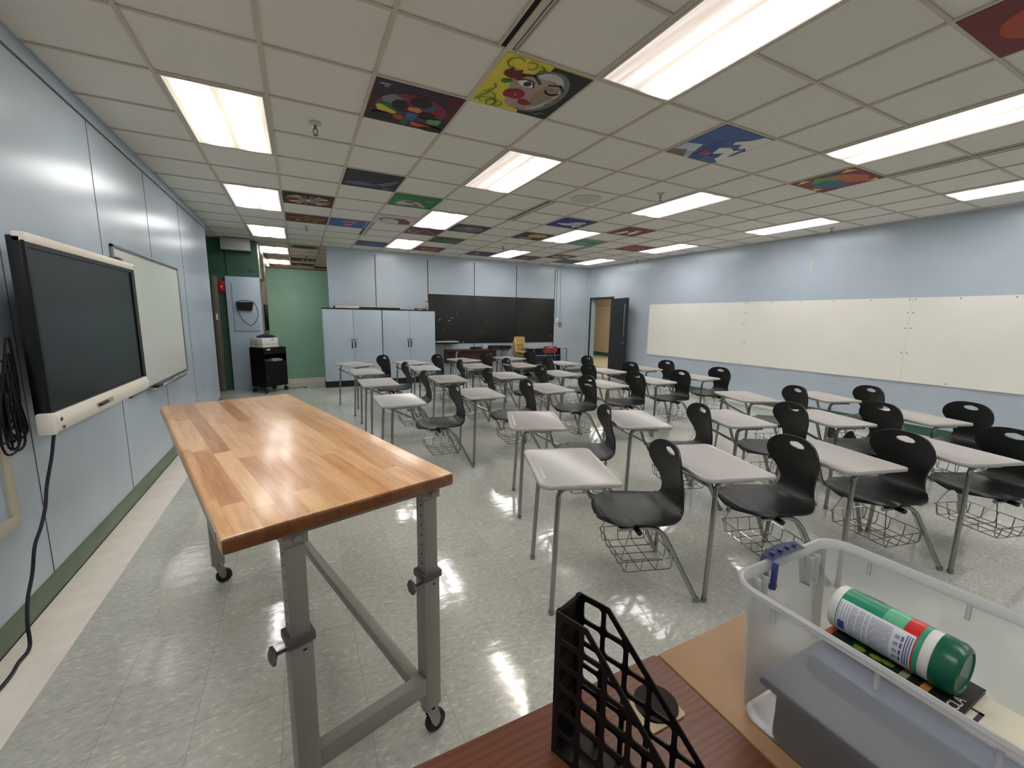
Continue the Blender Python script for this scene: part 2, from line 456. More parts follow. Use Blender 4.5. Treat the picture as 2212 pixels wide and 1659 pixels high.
bm = bmesh.new(); box(bm, .615, 7.80, YF, YF + .15, 0, ZC + .006)
struct('wall_far', bm, WALL)
bm = bmesh.new()
for x in (1.617, 2.839, 4.047, 5.26, 6.474):
    box(bm, x - .010, x - .004, YF - .004, YF + .002, .1, 2.942); box(bm, x + .004, x + .010, YF - .004, YF + .002, .1, 2.942)
    z = .15
    while z < 2.92:
        box(bm, x - .004, x + .004, YF - .0025, YF + .002, z, z + .026, mi=0); z += .04
struct('trim_5', bm, SEAM)
bm = bmesh.new(); box(bm, .615, 7.66, YF - .010, YF + .002, 0, .10, .002)
struct('baseboard_far', bm, BASEG)
bm = bmesh.new(); box(bm, 7.58, 7.66, YF - .05, YF + .002, .0, ZC)
struct('trim_6', bm, WALL)

# right wall with the door opening
DY0, DY1, DZ = 9.14, 10.05, 2.14
bm = bmesh.new()
def rseg(y0, y1, z0, z1): prism(bm, [(xr(y0), y0), (xr(y0) + .16, y0), (xr(y1) + .16, y1), (xr(y1), y1)], z0, z1)
rseg(YB, DY0, 0, ZC + .006); rseg(DY1, YF + .15, 0, ZC + .006); rseg(DY0, DY1, DZ, ZC + .006)
struct('wall_right', bm, WALL)
bm = bmesh.new(); prism(bm, [(xr(YB) - .008, YB), (xr(YB), YB), (xr(DY0 - .06), DY0 - .06), (xr(DY0 - .06) - .008, DY0 - .06)], 0, .125)
struct('baseboard_right', bm, DKGREEN)
bm = bmesh.new()
for y0, y1 in ((DY0 - .05, DY0), (DY1, DY1 + .05)): box(bm, y0 - 9.5, y1 - 9.5, 0, DZ + .05, -.17, .012, M=rwM(9.5))
box(bm, DY0 - .05 - 9.5, DY1 + .05 - 9.5, DZ, DZ + .05, -.17, .012, M=rwM(9.5))
struct('trim_7', bm, P('door_frame_green', (40, 52, 46), .4))
# back wall behind the camera
bm = bmesh.new(); box(bm, XL - .15, 8.25, YB - .15, YB, 0, ZC + .006)
struct('wall_back', bm, WALL)

# corridor beyond the door
bm = bmesh.new(); box(bm, 7.6, 12.0, 4.0, 22.0, -.1, -.001); struct('floor_hall', bm, HALLFL)
bm = bmesh.new(); box(bm, 11.75, 11.9, 4.0, 22.0, 0, 2.9); box(bm, 11.70, 11.75, 4, 22, 2.16, 2.24)
struct('wall_hall', bm, BEIGE)
bm = bmesh.new(); box(bm, 11.735, 11.752, 4.0, 22.0, 0, .16); struct('baseboard_hall', bm, DKGREEN)
bm = bmesh.new(); box(bm, 7.9, 12.0, 4.0, 22.0, 2.8, 2.9); struct('ceiling_hall', bm, CEIL)

# door leaf, swung back into the room
hz = thing('door_leaf', 'black door swung open into the room beside the doorway', 'door', (xr(DY0) - .02, DY0, 0))
wa = math.radians(167)
hz.matrix_world = basis((xr(DY0) - .03, DY0 + .01, 0.005), (-math.sin(wa), math.cos(wa), 0), (-math.cos(wa), -math.sin(wa), 0), (0, 0, 1))
bmd = plate([(0, 0), (.9, 0), (.9, 2.12), (0, 2.12)], [[(.70, 1.12), (.80, 1.12), (.80, 1.97), (.70, 1.97)]], .042)
obj('panel', xf(bmd, basis((0, 0, 0), (1, 0, 0), (0, 0, 1))), P('black_door_paint', (24, 27, 27), .4), hz)
bm = bmesh.new(); box(bm, .70, .80, -.004, .004, 1.12, 1.97); obj('window_pane', bm, GLASS, hz)
for s in (-1, 1):
    bm = bmesh.new(); cyl(bm, (.84, 0, .97), (.84, s * .06, .97), .014); tube(bm, fil([(.84, s * .055, .97), (.82, s * .06, .97), (.72, s * .06, .965)], .01), .011)
    lathe(bm, [(.034, 0), (.034, .008), (.02, .012)], n=20, M=basis((.84, s * .021, .97), (1, 0, 0), (0, 0, 1), (0, s, 0)))
    obj('lever_handle', bm, CHROME, hz)
for z in (.25, 1.05, 1.9):
    bm = bmesh.new(); cyl(bm, (-.006, 0, z - .05), (-.006, 0, z + .05), .009); obj('hinge', bm, ALU, hz)

# alcove at the left end of the far wall
bm = bmesh.new(); box(bm, -1.9, -.69, 10.24, 10.36, 0, ZC + .006); struct('wall_alcove', bm, DKGREEN)
bm = bmesh.new(); box(bm, -1.9, -1.78, 8.66, 10.3, 0, ZC + .006); box(bm, -1.9, XL - .15, 8.5, 8.66, 0, ZC + .006)
struct('wall_alcove_side', bm, DKGREEN)
bm = bmesh.new(); box(bm, -.80, -.69, 10.36, YE, 0, ZC + .006); struct('wall_beyond_left', bm, P('pinkish_beige_paint', (190, 170, 156), .35))
bm = bmesh.new(); box(bm, -1.0, 5.5, YE, YE + .1, 0, ZC + .006); struct('wall_beyond_end', bm, BEIGE)
bm = bmesh.new(); box(bm, 5.4, 5.5, 10.35, YE, 0, ZC + .006); struct('wall_beyond_right', bm, BEIGE)
bm = bmesh.new()
for k in range(7): cyl(bm, (-.690, 10.46 + k * .12, 2.30), (-.690, 10.46 + k * .12, 3.0), .045, 10)
struct('trim_8', bm, P('polished_steel_flashing', (214, 208, 196), .22, metal=.9))
bm = bmesh.new(); box(bm, -1.50, -1.40, 10.10, 10.24, 0, 2.30, .004); box(bm, -1.74, -1.50, 10.15, 10.24, 0, 2.26)
struct('door_2', bm, P('grey_steel_door', (104, 98, 88), .45, var=.08))
bm = bmesh.new(); box(bm, -1.465, -1.435, 10.085, 10.10, 1.44, 1.56, .003); tag(obj('light_switch', bm, OFFW), 'narrow pale light switch on the grey steel door jamb', 'switch')
bm = bmesh.new(); box(bm, -1.235, -1.215, 10.21, 10.24, 2.20, 2.98); struct('trim_9', bm, DKGREEN)
gp = bmesh.new(); box(gp, -.60, .66, 10.80, 10.86, .115, 2.57, .004)
t = thing('partition_panel', 'tall sage green partition panel left of the blue cabinets', 'partition', (.03, 10.83, 0))
box(gp, -.605, .665, 10.795, 10.865, 2.57, 2.595, .002, mi=1)
o = obj('panel', gp, [SAGE, P('rust_edge', (120, 78, 60), .5)]); o.parent = t; o.matrix_parent_inverse = Matrix.Translation((-.03, -10.83, 0))
bm = bmesh.new(); box(bm, -.60, .66, 10.81, 10.85, 0, .115); o = obj('kick_strip', bm, OFFW); o.parent = t; o.matrix_parent_inverse = Matrix.Translation((-.03, -10.83, 0))

# pale blue wall cupboard in the alcove
t = thing('wall_cupboard', 'tall pale blue boxed column panel under the number 701', 'cupboard', (-.96, 10.24, 0))
bm = bmesh.new(); box(bm, -.31, .28, -.10, 0.0, 0, 2.30, .004); obj('body', bm, WALL2, t)
bm = bmesh.new(); box(bm, -.21, .22, -.106, -.099, 1.22, 2.16, .002); obj('door', bm, WALL2, t)
bm = bmesh.new()
for a in ((-.214, -.210, 1.215, 2.16), (-.214, .224, 1.212, 1.217)): box(bm, a[0], a[1], -.108, -.099, a[2], a[3])
obj('door_gap', bm, SEAM, t)
bm = bmesh.new(); box(bm, -.255, -.225, -.108, -.099, 1.45, 1.58, .002); obj('cover_plate', bm, WALL2, t)
t = thing('file_pocket', 'black wall file pocket hanging on the pale blue cupboard', 'file pocket', (-.965, 10.132, 1.63))
bm = bmesh.new(); prism(bm, [(-.12, 0), (.12, 0), (.15, .17), (-.15, .17)], -.02, .045, M=basis((0, 0, 0), (1, 0, 0), (0, 0, 1), (0, -1, 0)))
obj('pocket', bm, BLACKP, t)
cab = [(-1.10, 10.128, 1.80), (-1.02, 10.125, 1.835), (-.90, 10.125, 1.835), (-.80, 10.125, 1.80), (-.745, 10.125, 1.66), (-.74, 10.125, 1.55), (-.78, 10.125, 1.43), (-.86, 10.125, 1.345), (-.90, 10.125, 1.335), (-.97, 10.125, 1.38), (-1.05, 10.125, 1.50), (-1.09, 10.125, 1.62)]
tag(obj('cable', tb(fil(cab, .06), .005, 8), DGREYP), 'grey cable looped around the black wall file pocket', 'cable')
t = thing('fire_alarm', 'red fire alarm strobe on the dark green alcove wall', 'fire alarm', (-1.345, 10.24, 2.10))
bm = bmesh.new(); box(bm, -.072, .072, -.05, 0, -.115, .115, .008); obj('housing', bm, RED, t)
bm = bmesh.new(); box(bm, -.035, .035, -.085, -.05, -.075, .03, .010); obj('strobe_cover', bm, P('red_lens', (200, 40, 38), .15), t)
bm = bmesh.new(); lathe(bm, [(.004, .0), (.016, .004), (.010, .014), (.002, .018)], n=14, M=basis((0, -.084, -.01), (1, 0, 0), (0, 0, 1), (0, -1, 0))); obj('strobe_lamp', bm, WHITEP, t)
t = thing('equipment_box', 'white metal box mounted high on the green alcove wall', 'box', (-1.03, 10.24, 2.80))
bm = bmesh.new(); box(bm, -.25, .24, -.22, 0, 0, .228, .004); obj('casing', bm, P('grey_white_metal', (176, 176, 176), .5), t)
bm = bmesh.new(); box(bm, -.25, .24, -.222, 0, -.006, .0); obj('base_pan', bm, DGREYP, t)
bmt = text_bm('701', .095, .003); xf(bmt, basis((-.815, 10.238, 2.425), (1, 0, 0), (0, 0, 1)))
tag(obj('room_number', bmt, P('black_ink', (12, 18, 16), .5), smooth=0), 'black room number 701 stencilled on the dark green wall', 'number')
bm = bmesh.new(); box(bm, -.69, -.62, 11.02, 11.06, 1.20, 1.78, .004)
tag(obj('monitor', bm, BEZEL), 'slim black screen edge glimpsed left of the sage partition', 'screen')

# ------------------------------------------------------------------ ceiling lamps
def lamp(c, r, mat, label, group):
    t = thing('ceiling_light', label, 'light', (cx(c + .5), cy(r + 1), ZC - .006), 0, group)
    bm = bmesh.new(); w, l = U / 2 - .012, U - .012
    for a in ((-w, -w + .018, -l, l), (w - .018, w, -l, l), (-w + .018, w - .018, -l, -l + .018), (-w + .018, w - .018, l - .018, l)): box(bm, *a, -.002, .016, .001)
    obj('frame', bm, ENAM, t)
    bm = bmesh.new(); box(bm, -w + .018, w - .018, -l + .018, l - .018, .004, .010); obj('diffuser', bm, mat, t, 0)
    return t
W_ = ['nearest', 'second', 'third', 'fourth', 'fifth', 'sixth']
for k in range(6):
    lamp(1, 4 * k, LAMPL if k in (0, 4) else LAMPM, '%s recessed ceiling light in the row along the smartboard wall' % W_[k], 'recessed ceiling lights')
for k in range(4):
    lamp(5, -4 + 4 * k, LAMPH if k < 2 else LAMPW if k == 3 else LAMPN, '%s recessed ceiling light in the second row out from the smartboard wall' % W_[k], 'recessed ceiling lights')
    lamp(9, -4 + 4 * k, LAMPW if k == 0 else LAMPN, '%s recessed ceiling light in the second row in from the right wall' % W_[k], 'recessed ceiling lights')
    lamp(13, -4 + 4 * k, LAMPW if k == 3 else LAMPN, '%s recessed ceiling light in the row next to the right wall' % W_[k], 'recessed ceiling lights')
for c, nm in ((1, 'row along the smartboard wall'), (5, 'second row out from the smartboard wall'), (9, 'second row in from the right wall'), (13, 'row next to the right wall')):
    lamp(c, -8, LAMPN, 'added fill light behind the camera in the %s' % nm, 'recessed ceiling lights')  # unseen lamps added to brighten the room
lamp(1, -4, LAMPN, 'recessed ceiling light above and left of the camera', 'recessed ceiling lights')
t = thing('corridor_fill_light', 'unseen light added to brighten the corridor beyond the open door', 'light', (9.9, 11.5, 2.79))  # unseen lamp added so the corridor is lit
obj('diffuser', bx(-.3, .3, -2.5, 2.5, -.01, .005), LAMPW, t)

# slot air diffusers in the ceiling grid
for c, r, lab in ((4, -4, 'black slot air vent beside the split face ceiling painting'), (7, 2, 'black slot air vent beyond the middle row of lights'),
                  (4, 6, 'black slot air vent next to the blue fish ceiling painting'), (11, 6, 'black slot air vent near the far end of the ceiling'),
                  (11, -3.6, 'black slot air vent near the right wall past the rainbow painting')):
    t = thing('slot_vent', lab, 'vent', (cx(c), cy(r), ZC - .001), 0, 'slot air vents'); L = 2 * U if r != -3.6 else 1.6 * U
    bm = bmesh.new(); box(bm, -.060, -.050, 0, L, -.008, .007, mi=0); box(bm, -.018, .020, 0, L, -.009, .007); box(bm, .050, .058, 0, L, -.008, .007); obj('frame', bm, TBAR, t)
    bm = bmesh.new(); box(bm, -.050, -.018, 0, L, -.001, .006); box(bm, .020, .032, 0, L, -.001, .006); obj('slot', bm, P('vent_black', (8, 8, 8), .8), t)
for c, r, lab in ((2.5, .5, 'chrome fire sprinkler head nearest the smartboard wall light'), (2.5, 7.5, 'fire sprinkler head below the star painting'), (8.53, .53, 'fire sprinkler head left of the white light mid room'),
                  (8.55, 7.6, 'fire sprinkler head above the last middle light'), (14.52, .53, 'fire sprinkler head by the top of the right wall'), (14.5, 7.54, 'fire sprinkler head near the far right corner'), (2.6, 14.4, 'fire sprinkler head beyond the sage partition')):
    t = thing('sprinkler', lab, 'sprinkler', (cx(c), cy(r), ZC + .002), 0, 'ceiling sprinklers')
    bm = bmesh.new(); lathe(bm, [(.045, .004), (.045, -.004), (.03, -.014), (.012, -.018)], n=20); obj('escutcheon', bm, ENAM, t)
    bm = bmesh.new(); cyl(bm, (0, 0, -.015), (0, 0, -.045), .010, 10)
    tube(bm, fil([(.010, 0, -.04), (.018, 0, -.06), (.004, 0, -.085)], .01), .004, 6); tube(bm, fil([(-.010, 0, -.04), (-.018, 0, -.06), (-.004, 0, -.085)], .01), .004, 6)
    lathe(bm, [(.020, -.085), (.020, -.088), (.004, -.088)], n=14); obj('head', bm, P('sprinkler_brass', (120, 118, 110), .3, metal=.8), t)
t = thing('ceiling_speaker', 'round pale speaker grille in the ceiling', 'speaker', (cx(7.52), cy(1.56), ZC + .004))
bm = bmesh.new(); lathe(bm, [(.19, .002), (.19, -.006), (.15, -.010), (.12, -.006), (.09, -.006), (.085, -.010), (.01, -.011)], n=36); obj('grille', bm, P('speaker_enamel', (204, 198, 186), .6), t)

# painted ceiling tiles: a slab with flat paint shapes on its lower face; u runs left to right, v far edge to near edge... as read from below
def art(c, r, base, shapes, label, name='painted_ceiling_tile'):
    bm = bmesh.new(); mats = [flat(base)]; idx = {tuple(base): 0}
    h = U / 2 - .011
    box(bm, -h, h, -h, h, -.004, .008)
    def mi(col):
        col = tuple(col)
        if col not in idx: idx[col] = len(mats); mats.append(flat(col))
        return idx[col]
    q = lambda u, v: ((u - .5) * 2 * h, (v - .5) * 2 * h)
    for n, sh in enumerate(shapes):
        z = -.0046 - .00035 * n; k = sh[0]
        if k == 'p': polys = [sh[1]]; col = sh[2]
        elif k == 'c':
            _, a, b, rx, ry, col = sh[:6]; polys = [[(min(1, max(0, a + rx * math.cos(2 * PI * i / 28))), min(1, max(0, b + ry * math.sin(2 * PI * i / 28)))) for i in range(28)]]
        elif k == 'l':
            _, pts, w, col = sh; polys = []
            for (a, b), (d, e) in zip(pts, pts[1:]):
                L = math.hypot(d - a, e - b) or 1; nx, ny = -(e - b) / L * w / 2, (d - a) / L * w / 2; ex, ey = (d - a) / L * w * .3, (e - b) / L * w * .3
                polys.append([(a - ex + nx, b - ey + ny), (a - ex - nx, b - ey - ny), (d + ex - nx, e + ey - ny), (d + ex + nx, e + ey + ny)])
        for pl in polys:
            try: f = bm.faces.new([bm.verts.new((*q(u, v), z)) for u, v in pl])
            except ValueError: continue
            f.material_index = mi(col)
    o = obj(name, bm, mats, smooth=0); o.location = (cx(c + .5), cy(r + .5), ZC - .0035)
    return tag(o, label, 'painting', 'painted ceiling tiles')
def arc(a, b, rx, ry, t0, t1, n=12): return [(a + rx * math.cos(t0 + (t1 - t0) * i / n), b + ry * math.sin(t0 + (t1 - t0) * i / n)) for i in range(n + 1)]
BK, WH, YL, GN, RD, BL, OR, PU, GY = (14, 14, 15), (225, 222, 214), (222, 206, 70), (34, 110, 52), (150, 20, 44), (38, 70, 150), (205, 92, 34), (66, 42, 92), (110, 112, 116)
# split face, yellow half and black half
art(4, -2, YL, [('p', [(.52, 0), (1, 0), (1, 1), (.60, 1), (.55, .6)], (22, 24, 24)), ('c', .62, .50, .30, .44, (112, 116, 116)), ('c', .60, .50, .25, .40, (188, 190, 188)),
    ('p', [(.26, .30), (.40, .20), (.52, .24), (.66, .22), (.80, .30), (.82, .5), (.74, .74), (.64, .88), (.46, .92), (.36, .84), (.30, .62), (.24, .44)], (172, 150, 132)),
    ('p', [(.62, .34), (.80, .34), (.80, .5), (.74, .72), (.60, .80), (.58, .5)], (150, 132, 114)),
    ('l', [(.30, .26), (.42, .22), (.54, .32)], .035, (62, 36, 28)), ('l', [(.64, .30), (.76, .26), (.84, .34)], .032, (52, 32, 26)),
    ('p', [(.30, .38), (.37, .32), (.46, .33), (.50, .42), (.42, .45), (.35, .43)], (240, 238, 232)), ('c', .42, .385, .045, .05, (34, 38, 76)), ('l', [(.28, .36), (.37, .315), (.46, .325), (.51, .42)], .018, BK),
    ('l', arc(.735, .36, .09, .10, 2.7, .4), .022, BK), ('c', .40, .62, .10, .10, (150, 24, 52)), ('c', .32, .64, .06, .08, (150, 24, 52)), ('p', [(.48, .70), (.56, .68), (.66, .74), (.58, .80), (.50, .78)], (146, 20, 44)), ('c', .40, .63, .012, .012, (220, 180, 60)),
    ('p', [(.10, .28), (.16, .18), (.20, .24), (.26, .17), (.28, .26), (.34, .26), (.30, .34), (.20, .36), (.12, .34)], (110, 20, 36)), ('p', [(.14, .42), (.22, .38), (.26, .40), (.20, .47), (.14, .47)], (40, 128, 54)),
    ('l', arc(.14, .10, .08, .09, 1.2, 5.6), .012, (60, 130, 44)), ('l', arc(.30, .08, .06, .06, 3.6, 8), .012, (60, 130, 44)), ('l', arc(.40, .10, .05, .06, 4.4, 7.6), .012, (60, 130, 44)), ('l', arc(.46, .14, .05, .06, 2, 5.6), .012, (60, 130, 44)),
    ('l', [(.02, .92), (.10, .74), (.14, .58), (.10, .52)], .014, (60, 130, 44)), ('l', arc(.10, .80, .12, .10, 4.2, 7.5), .012, (60, 130, 44)), ('l', arc(.22, .90, .06, .07, 0, 6.2), .012, (60, 130, 44)), ('l', arc(.30, .90, .05, .06, 0, 6.2), .012, (60, 130, 44)), ('l', arc(.16, .88, .10, .06, 2, 6), .012, (60, 130, 44)),
    ('l', [(.86, .46), (.80, .56), (.80, .68)], .012, (90, 50, 40)), ('l', [(.54, .88), (.66, .86)], .010, (100, 70, 60)), ('l', [(.76, .90), (.90, .84)], .008, (150, 150, 150)), ('l', [(.82, .94), (.84, .82)], .006, (150, 150, 150))],
    'ceiling painting of a face split between yellow and black halves')
# black bear among coloured facets
art(3, -1, (44, 30, 54), [('p', [(.8, 0), (1, 0), (1, .7), (.84, .4)], (84, 18, 30)), ('p', [(0, .3), (.14, .35), (.1, .7), (0, .8)], (74, 18, 32)), ('c', .50, .52, .42, .36, (122, 52, 74)), ('p', [(.12, .36), (.24, .24), (.36, .32), (.36, .46), (.16, .50)], (120, 122, 140)),
    ('p', [(.10, .48), (.18, .46), (.40, .58), (.34, .64), (.12, .56)], (34, 100, 46)), ('p', [(.08, .58), (.14, .54), (.36, .68), (.30, .72), (.12, .70)], (204, 196, 78)), ('p', [(.16, .70), (.46, .74), (.44, .86), (.26, .80)], (188, 82, 36)),
    ('p', [(.38, .20), (.62, .16), (.80, .32), (.86, .52), (.62, .52), (.40, .44)], (134, 32, 58)), ('c', .66, .36, .09, .10, (40, 94, 122)), ('c', .56, .30, .13, .12, (16, 17, 18)), ('c', .34, .46, .09, .12, BK), ('c', .70, .58, .11, .09, BK), ('p', [(.44, .46), (.56, .42), (.62, .50), (.58, .56), (.46, .54)], (206, 138, 96)),
    ('p', [(.34, .60), (.48, .58), (.46, .70), (.34, .68)], (62, 46, 100)), ('p', [(.46, .58), (.60, .58), (.58, .82), (.46, .80)], (64, 96, 130)), ('p', [(.44, .80), (.56, .80), (.52, .94), (.42, .92)], (32, 92, 46)), ('p', [(.60, .66), (.74, .68), (.70, .80), (.58, .78)], (64, 62, 64)), ('p', [(.72, .66), (.90, .60), (.90, .76), (.76, .80)], (92, 158, 104)),
    ('p', [(.56, .80), (.84, .84), (.74, .94), (.56, .90)], (196, 86, 38)), ('c', .20, .82, .13, .10, BK), ('c', .84, .92, .15, .07, BK), ('p', [(.05, .05), (.16, .04), (.16, .055), (.05, .065)], WH), ('p', [(.10, .09), (.15, .085), (.15, .10), (.10, .105)], WH)],
    'ceiling painting of a black bear shape among coloured facets')
# wading bird before clouds
art(7, -2, (60, 92, 150), [('p', [(0, .62), (.25, .55), (.4, .9), (.45, 1), (0, 1)], (196, 206, 214)), ('p', [(0, .85), (.20, .78), (.36, 1), (0, 1)], (120, 104, 98)), ('p', [(.28, .40), (.46, .30), (.66, .9), (.60, 1), (.48, 1)], (44, 72, 144)),
    ('p', [(.80, .0), (1, 0), (1, .42), (.9, .36), (.82, .42), (.74, .3), (.62, .36), (.58, .28), (.72, .16)], WH), ('p', [(.56, .52), (.70, .44), (.84, .50), (.9, .40), (1, .48), (1, .9), (.86, .84), (.78, .62), (.66, .72)], WH),
    ('p', [(.9, .42), (.97, .40), (.99, .62), (.94, .70)], (60, 86, 140)), ('c', .52, .74, .10, .07, (176, 52, 72)), ('l', [(.56, .76), (.68, .78), (.74, .74)], .05, (122, 112, 168)), ('c', .75, .72, .04, .035, (96, 84, 150)), ('l', [(.76, .72), (.84, .74)], .012, BK), ('l', [(.46, .72), (.26, .86)], .012, BK), ('l', [(.46, .78), (.28, .96)], .012, BK)],
    'ceiling painting of a wading bird on a beach under white clouds')
art(10, -2, (124, 26, 40), [('p', [(.05, .35), (.55, .05), (.95, .2), (.7, .5), (.3, .6)], (188, 84, 34)), ('p', [(.05, .6), (.3, .35), (.45, .5), (.3, .8)], (74, 156, 48)), ('p', [(.3, .55), (.6, .4), (.95, .6), (.7, .9), (.35, .85)], (40, 92, 120)), ('p', [(.0, .1), (.15, .0), (.12, .25)], YL), ('p', [(.85, .05), (1, .1), (.9, .22)], YL), ('p', [(.0, .8), (.12, .7), (.15, .95)], YL), ('p', [(.6, .92), (.8, .85), (.75, 1)], YL), ('p', [(.02, .28), (.2, .22), (.12, .42)], (40, 60, 90)), ('p', [(.9, .8), (1, .7), (1, 1)], (44, 60, 92))],
    'rainbow coloured abstract ceiling painting near the right wall')
art(7, -5, (112, 14, 22), [('c', .55, .62, .3, .26, (178, 62, 26)), ('c', .85, .35, .2, .3, (168, 52, 26)), ('l', [(.2, .55), (.6, .40), (1, .28)], .03, (40, 6, 12)), ('l', [(.2, .58), (.6, .48), (1, .36)], .03, (40, 6, 12))],
    'dark red and orange ceiling painting at the top right corner')
art(3, 2, (26, 22, 30), [('p', [(.04, .72), (.30, .62), (.60, .70), (.66, .80), (.30, .86), (.06, .84)], (98, 88, 128)), ('p', [(.6, .66), (.92, .30), (.96, .36), (.74, .78)], (110, 98, 140))] + [('l', [(.68 + .05 * k, .66 - .07 * k), (.72 + .05 * k, .76 - .075 * k)], .012, (24, 20, 30)) for k in range(5)] + [('c', .8, .86, .08, .06, (98, 88, 128)), ('p', [(.06, .05), (.22, .05), (.22, .09), (.06, .09)], (90, 86, 100))],
    'black ceiling painting with a purple rib-like figure')
art(4, 3, (34, 116, 58), [('p', [(.14, .64), (.30, .44), (.60, .50), (.84, .86), (.6, .84), (.3, .78)], (206, 176, 186)), ('p', [(.3, .52), (.5, .5), (.5, .6), (.3, .6)], (66, 24, 40)), ('p', [(.54, .66), (.72, .74), (.6, .8), (.5, .74)], (76, 24, 44)), ('p', [(.12, .72), (.3, .74), (.42, .8), (.2, .84)], WH), ('c', .8, .34, .1, .1, (70, 146, 84))],
    'green ceiling painting with a pink and white animal')
art(2, 4, (34, 24, 22), [('p', [(.5 + .47 * math.cos(a), .5 + .42 * math.sin(a)), (.5 + .45 * math.cos(a + .3), .5 + .40 * math.sin(a + .3)), (.5 + .12 * math.cos(a + .15), .5 + .12 * math.sin(a + .15))], cc) for a, cc in [(i * PI / 8, [(170, 74, 46), (216, 176, 110), (206, 206, 196), (150, 52, 34)][i % 4]) for i in range(16)]] + [('c', .5, .5, .22, .2, (118, 132, 134)), ('c', .5, .5, .05, .05, WH)],
    'ceiling painting of a red and cream pinwheel flower')
st = [(.5 + (.44 if k % 2 == 0 else .18) * math.cos(-PI / 2 + k * PI / 5), .5 + (.42 if k % 2 == 0 else .18) * math.sin(-PI / 2 + k * PI / 5)) for k in range(11)]
art(2, 6, (96, 34, 22), [('l', st, .03, (206, 160, 62)), ('l', [(.46, .6), (.5, .45), (.56, .55)], .03, (206, 160, 62))], 'brown ceiling painting with a gold star outline')
art(3, 6, (40, 92, 158), [('p', [(.3, .18), (.7, .12), (.64, .36), (.56, .8), (.42, .78), (.36, .4)], (190, 120, 128)), ('p', [(.36, .3), (.6, .3), (.56, .5), (.4, .5)], (120, 30, 44))], 'blue ceiling painting with a pink open mouth shape')
art(4, 5, (206, 200, 190), [('c', .3, .45, .22, .24, (120, 104, 96)), ('c', .34, .5, .18, .18, (206, 200, 190)), ('p', [(.42, .2), (.7, .2), (.9, .5), (.92, .8), (.66, .9), (.6, .55)], (118, 54, 58)), ('l', [(.4, .9), (.7, .86)], .03, (110, 60, 60))], 'white ceiling painting of a curled brown fish')
art(5, 6, (104, 40, 72), [('l', [(.15, .25), (.05, .5), (.15, .8), (.9, .75), (.5, .2), (.3, .75)], .02, (214, 190, 200)), ('l', arc(.2, .5, .12, .2, 0, 6), .02, (214, 190, 200))], 'plum ceiling painting with white looping lines')
art(6, 5, (58, 60, 62), [('c', .5, .5, .47, .42, (18, 18, 20)), ('c', .5, .5, .43, .38, (110, 114, 112)), ('c', .48, .42, .14, .16, (170, 124, 150)), ('l', [(.2, .7), (.8, .66)], .03, (40, 40, 42)), ('l', [(.66, .84), (.68, 1)], .03, BK)], 'grey ceiling painting of a black ringed wheel')
art(4, 9, (46, 56, 108), [('c', .5, .5, .25, .2, (96, 104, 140))], 'muted blue ceiling painting above the left cabinet')
art(6, 7, (70, 88, 40), [('l', [(.05, .3), (.95, .25)], .05, (40, 44, 24)), ('l', [(.1, .55), (.9, .5)], .04, (186, 178, 70)), ('l', [(.5, .7), (.9, .4)], .04, (172, 168, 60))], 'olive ceiling painting with yellow streaks')
art(6, 9, (96, 44, 78), [('c', .5, .5, .32, .3, (206, 110, 66)), ('c', .5, .5, .2, .16, (150, 70, 60))], 'purple ceiling painting with an orange disc')
art(8, 3, (26, 30, 122), [('p', [(.1, .6), (.4, .5), (.5, .3), (.72, .2), (.86, .3), (.8, .5), (.92, .6), (.8, .9), (.66, .7), (.4, .74)], (196, 198, 196)), ('l', [(.5, .4), (.6, .6)], .02, (26, 30, 90)), ('l', [(.66, .5), (.8, .62)], .02, (26, 30, 90))], 'royal blue ceiling painting with a white leaping figure')
art(8, 5, (58, 44, 48), [('c', .6, .35, .3, .26, (206, 186, 52)), ('l', arc(.56, .36, .14, .14, 0, 6.3), .02, (60, 52, 20)), ('p', [(.1, .7), (.5, .6), (.7, .9), (.3, 1)], (156, 122, 146))], 'ceiling painting with a yellow ball on dark brown')
art(10, 5, (96, 146, 130), [('c', .5, .5, .34, .3, (60, 140, 90)), ('p', [(.5, .2), (.9, .3), (.95, .7), (.7, .6)], (40, 128, 62)), ('c', .4, .6, .18, .14, (140, 176, 170))], 'sea green ceiling painting beside the middle light')
art(10, 3, (126, 24, 36), [('p', [(.2, .9), (.3, .4), (.45, .55), (.4, .9)], WH), ('p', [(.5, .3), (.66, .2), (.62, .5), (.76, .4), (.7, .85), (.56, .7)], WH), ('p', [(.1, .5), (.26, .3), (.24, .7)], (52, 96, 52)), ('p', [(.44, .4), (.54, .34), (.5, .8), (.42, .8)], (60, 98, 50)), ('p', [(.76, .6), (.9, .4), (.86, .8)], (52, 96, 52))], 'red ceiling painting with white fangs and green leaves')
art(12, 5, (132, 26, 42), [('l', arc(.5, .5, .34, .26, 0, 6.3, 20), .03, (196, 150, 150)), ('l', [(.25, .5), (.75, .5)], .05, (200, 160, 160))], 'crimson ceiling painting with a pale oval outline')
art(8, 9, (24, 28, 66), [('l', [(.1, .3), (.35, .2), (.3, .6), (.5, .8)], .05, (176, 166, 96)), ('l', [(.15, .7), (.4, .5)], .05, (176, 166, 96))], 'navy ceiling painting with tan squiggles')
art(10, 9, (60, 62, 88), [('c', .45, .45, .26, .3, (186, 70, 46)), ('p', [(.55, .4), (.85, .4), (.8, .8), (.5, .7)], (140, 40, 36)), ('c', .4, .4, .1, .1, (216, 166, 60))], 'slate ceiling painting with an orange and red blob')
art(11, 8, (40, 58, 92), [('c', .5, .5, .4, .34, (176, 168, 60)), ('c', .5, .5, .13, .14, (30, 34, 30))], 'navy ceiling painting of a yellow sunflower')
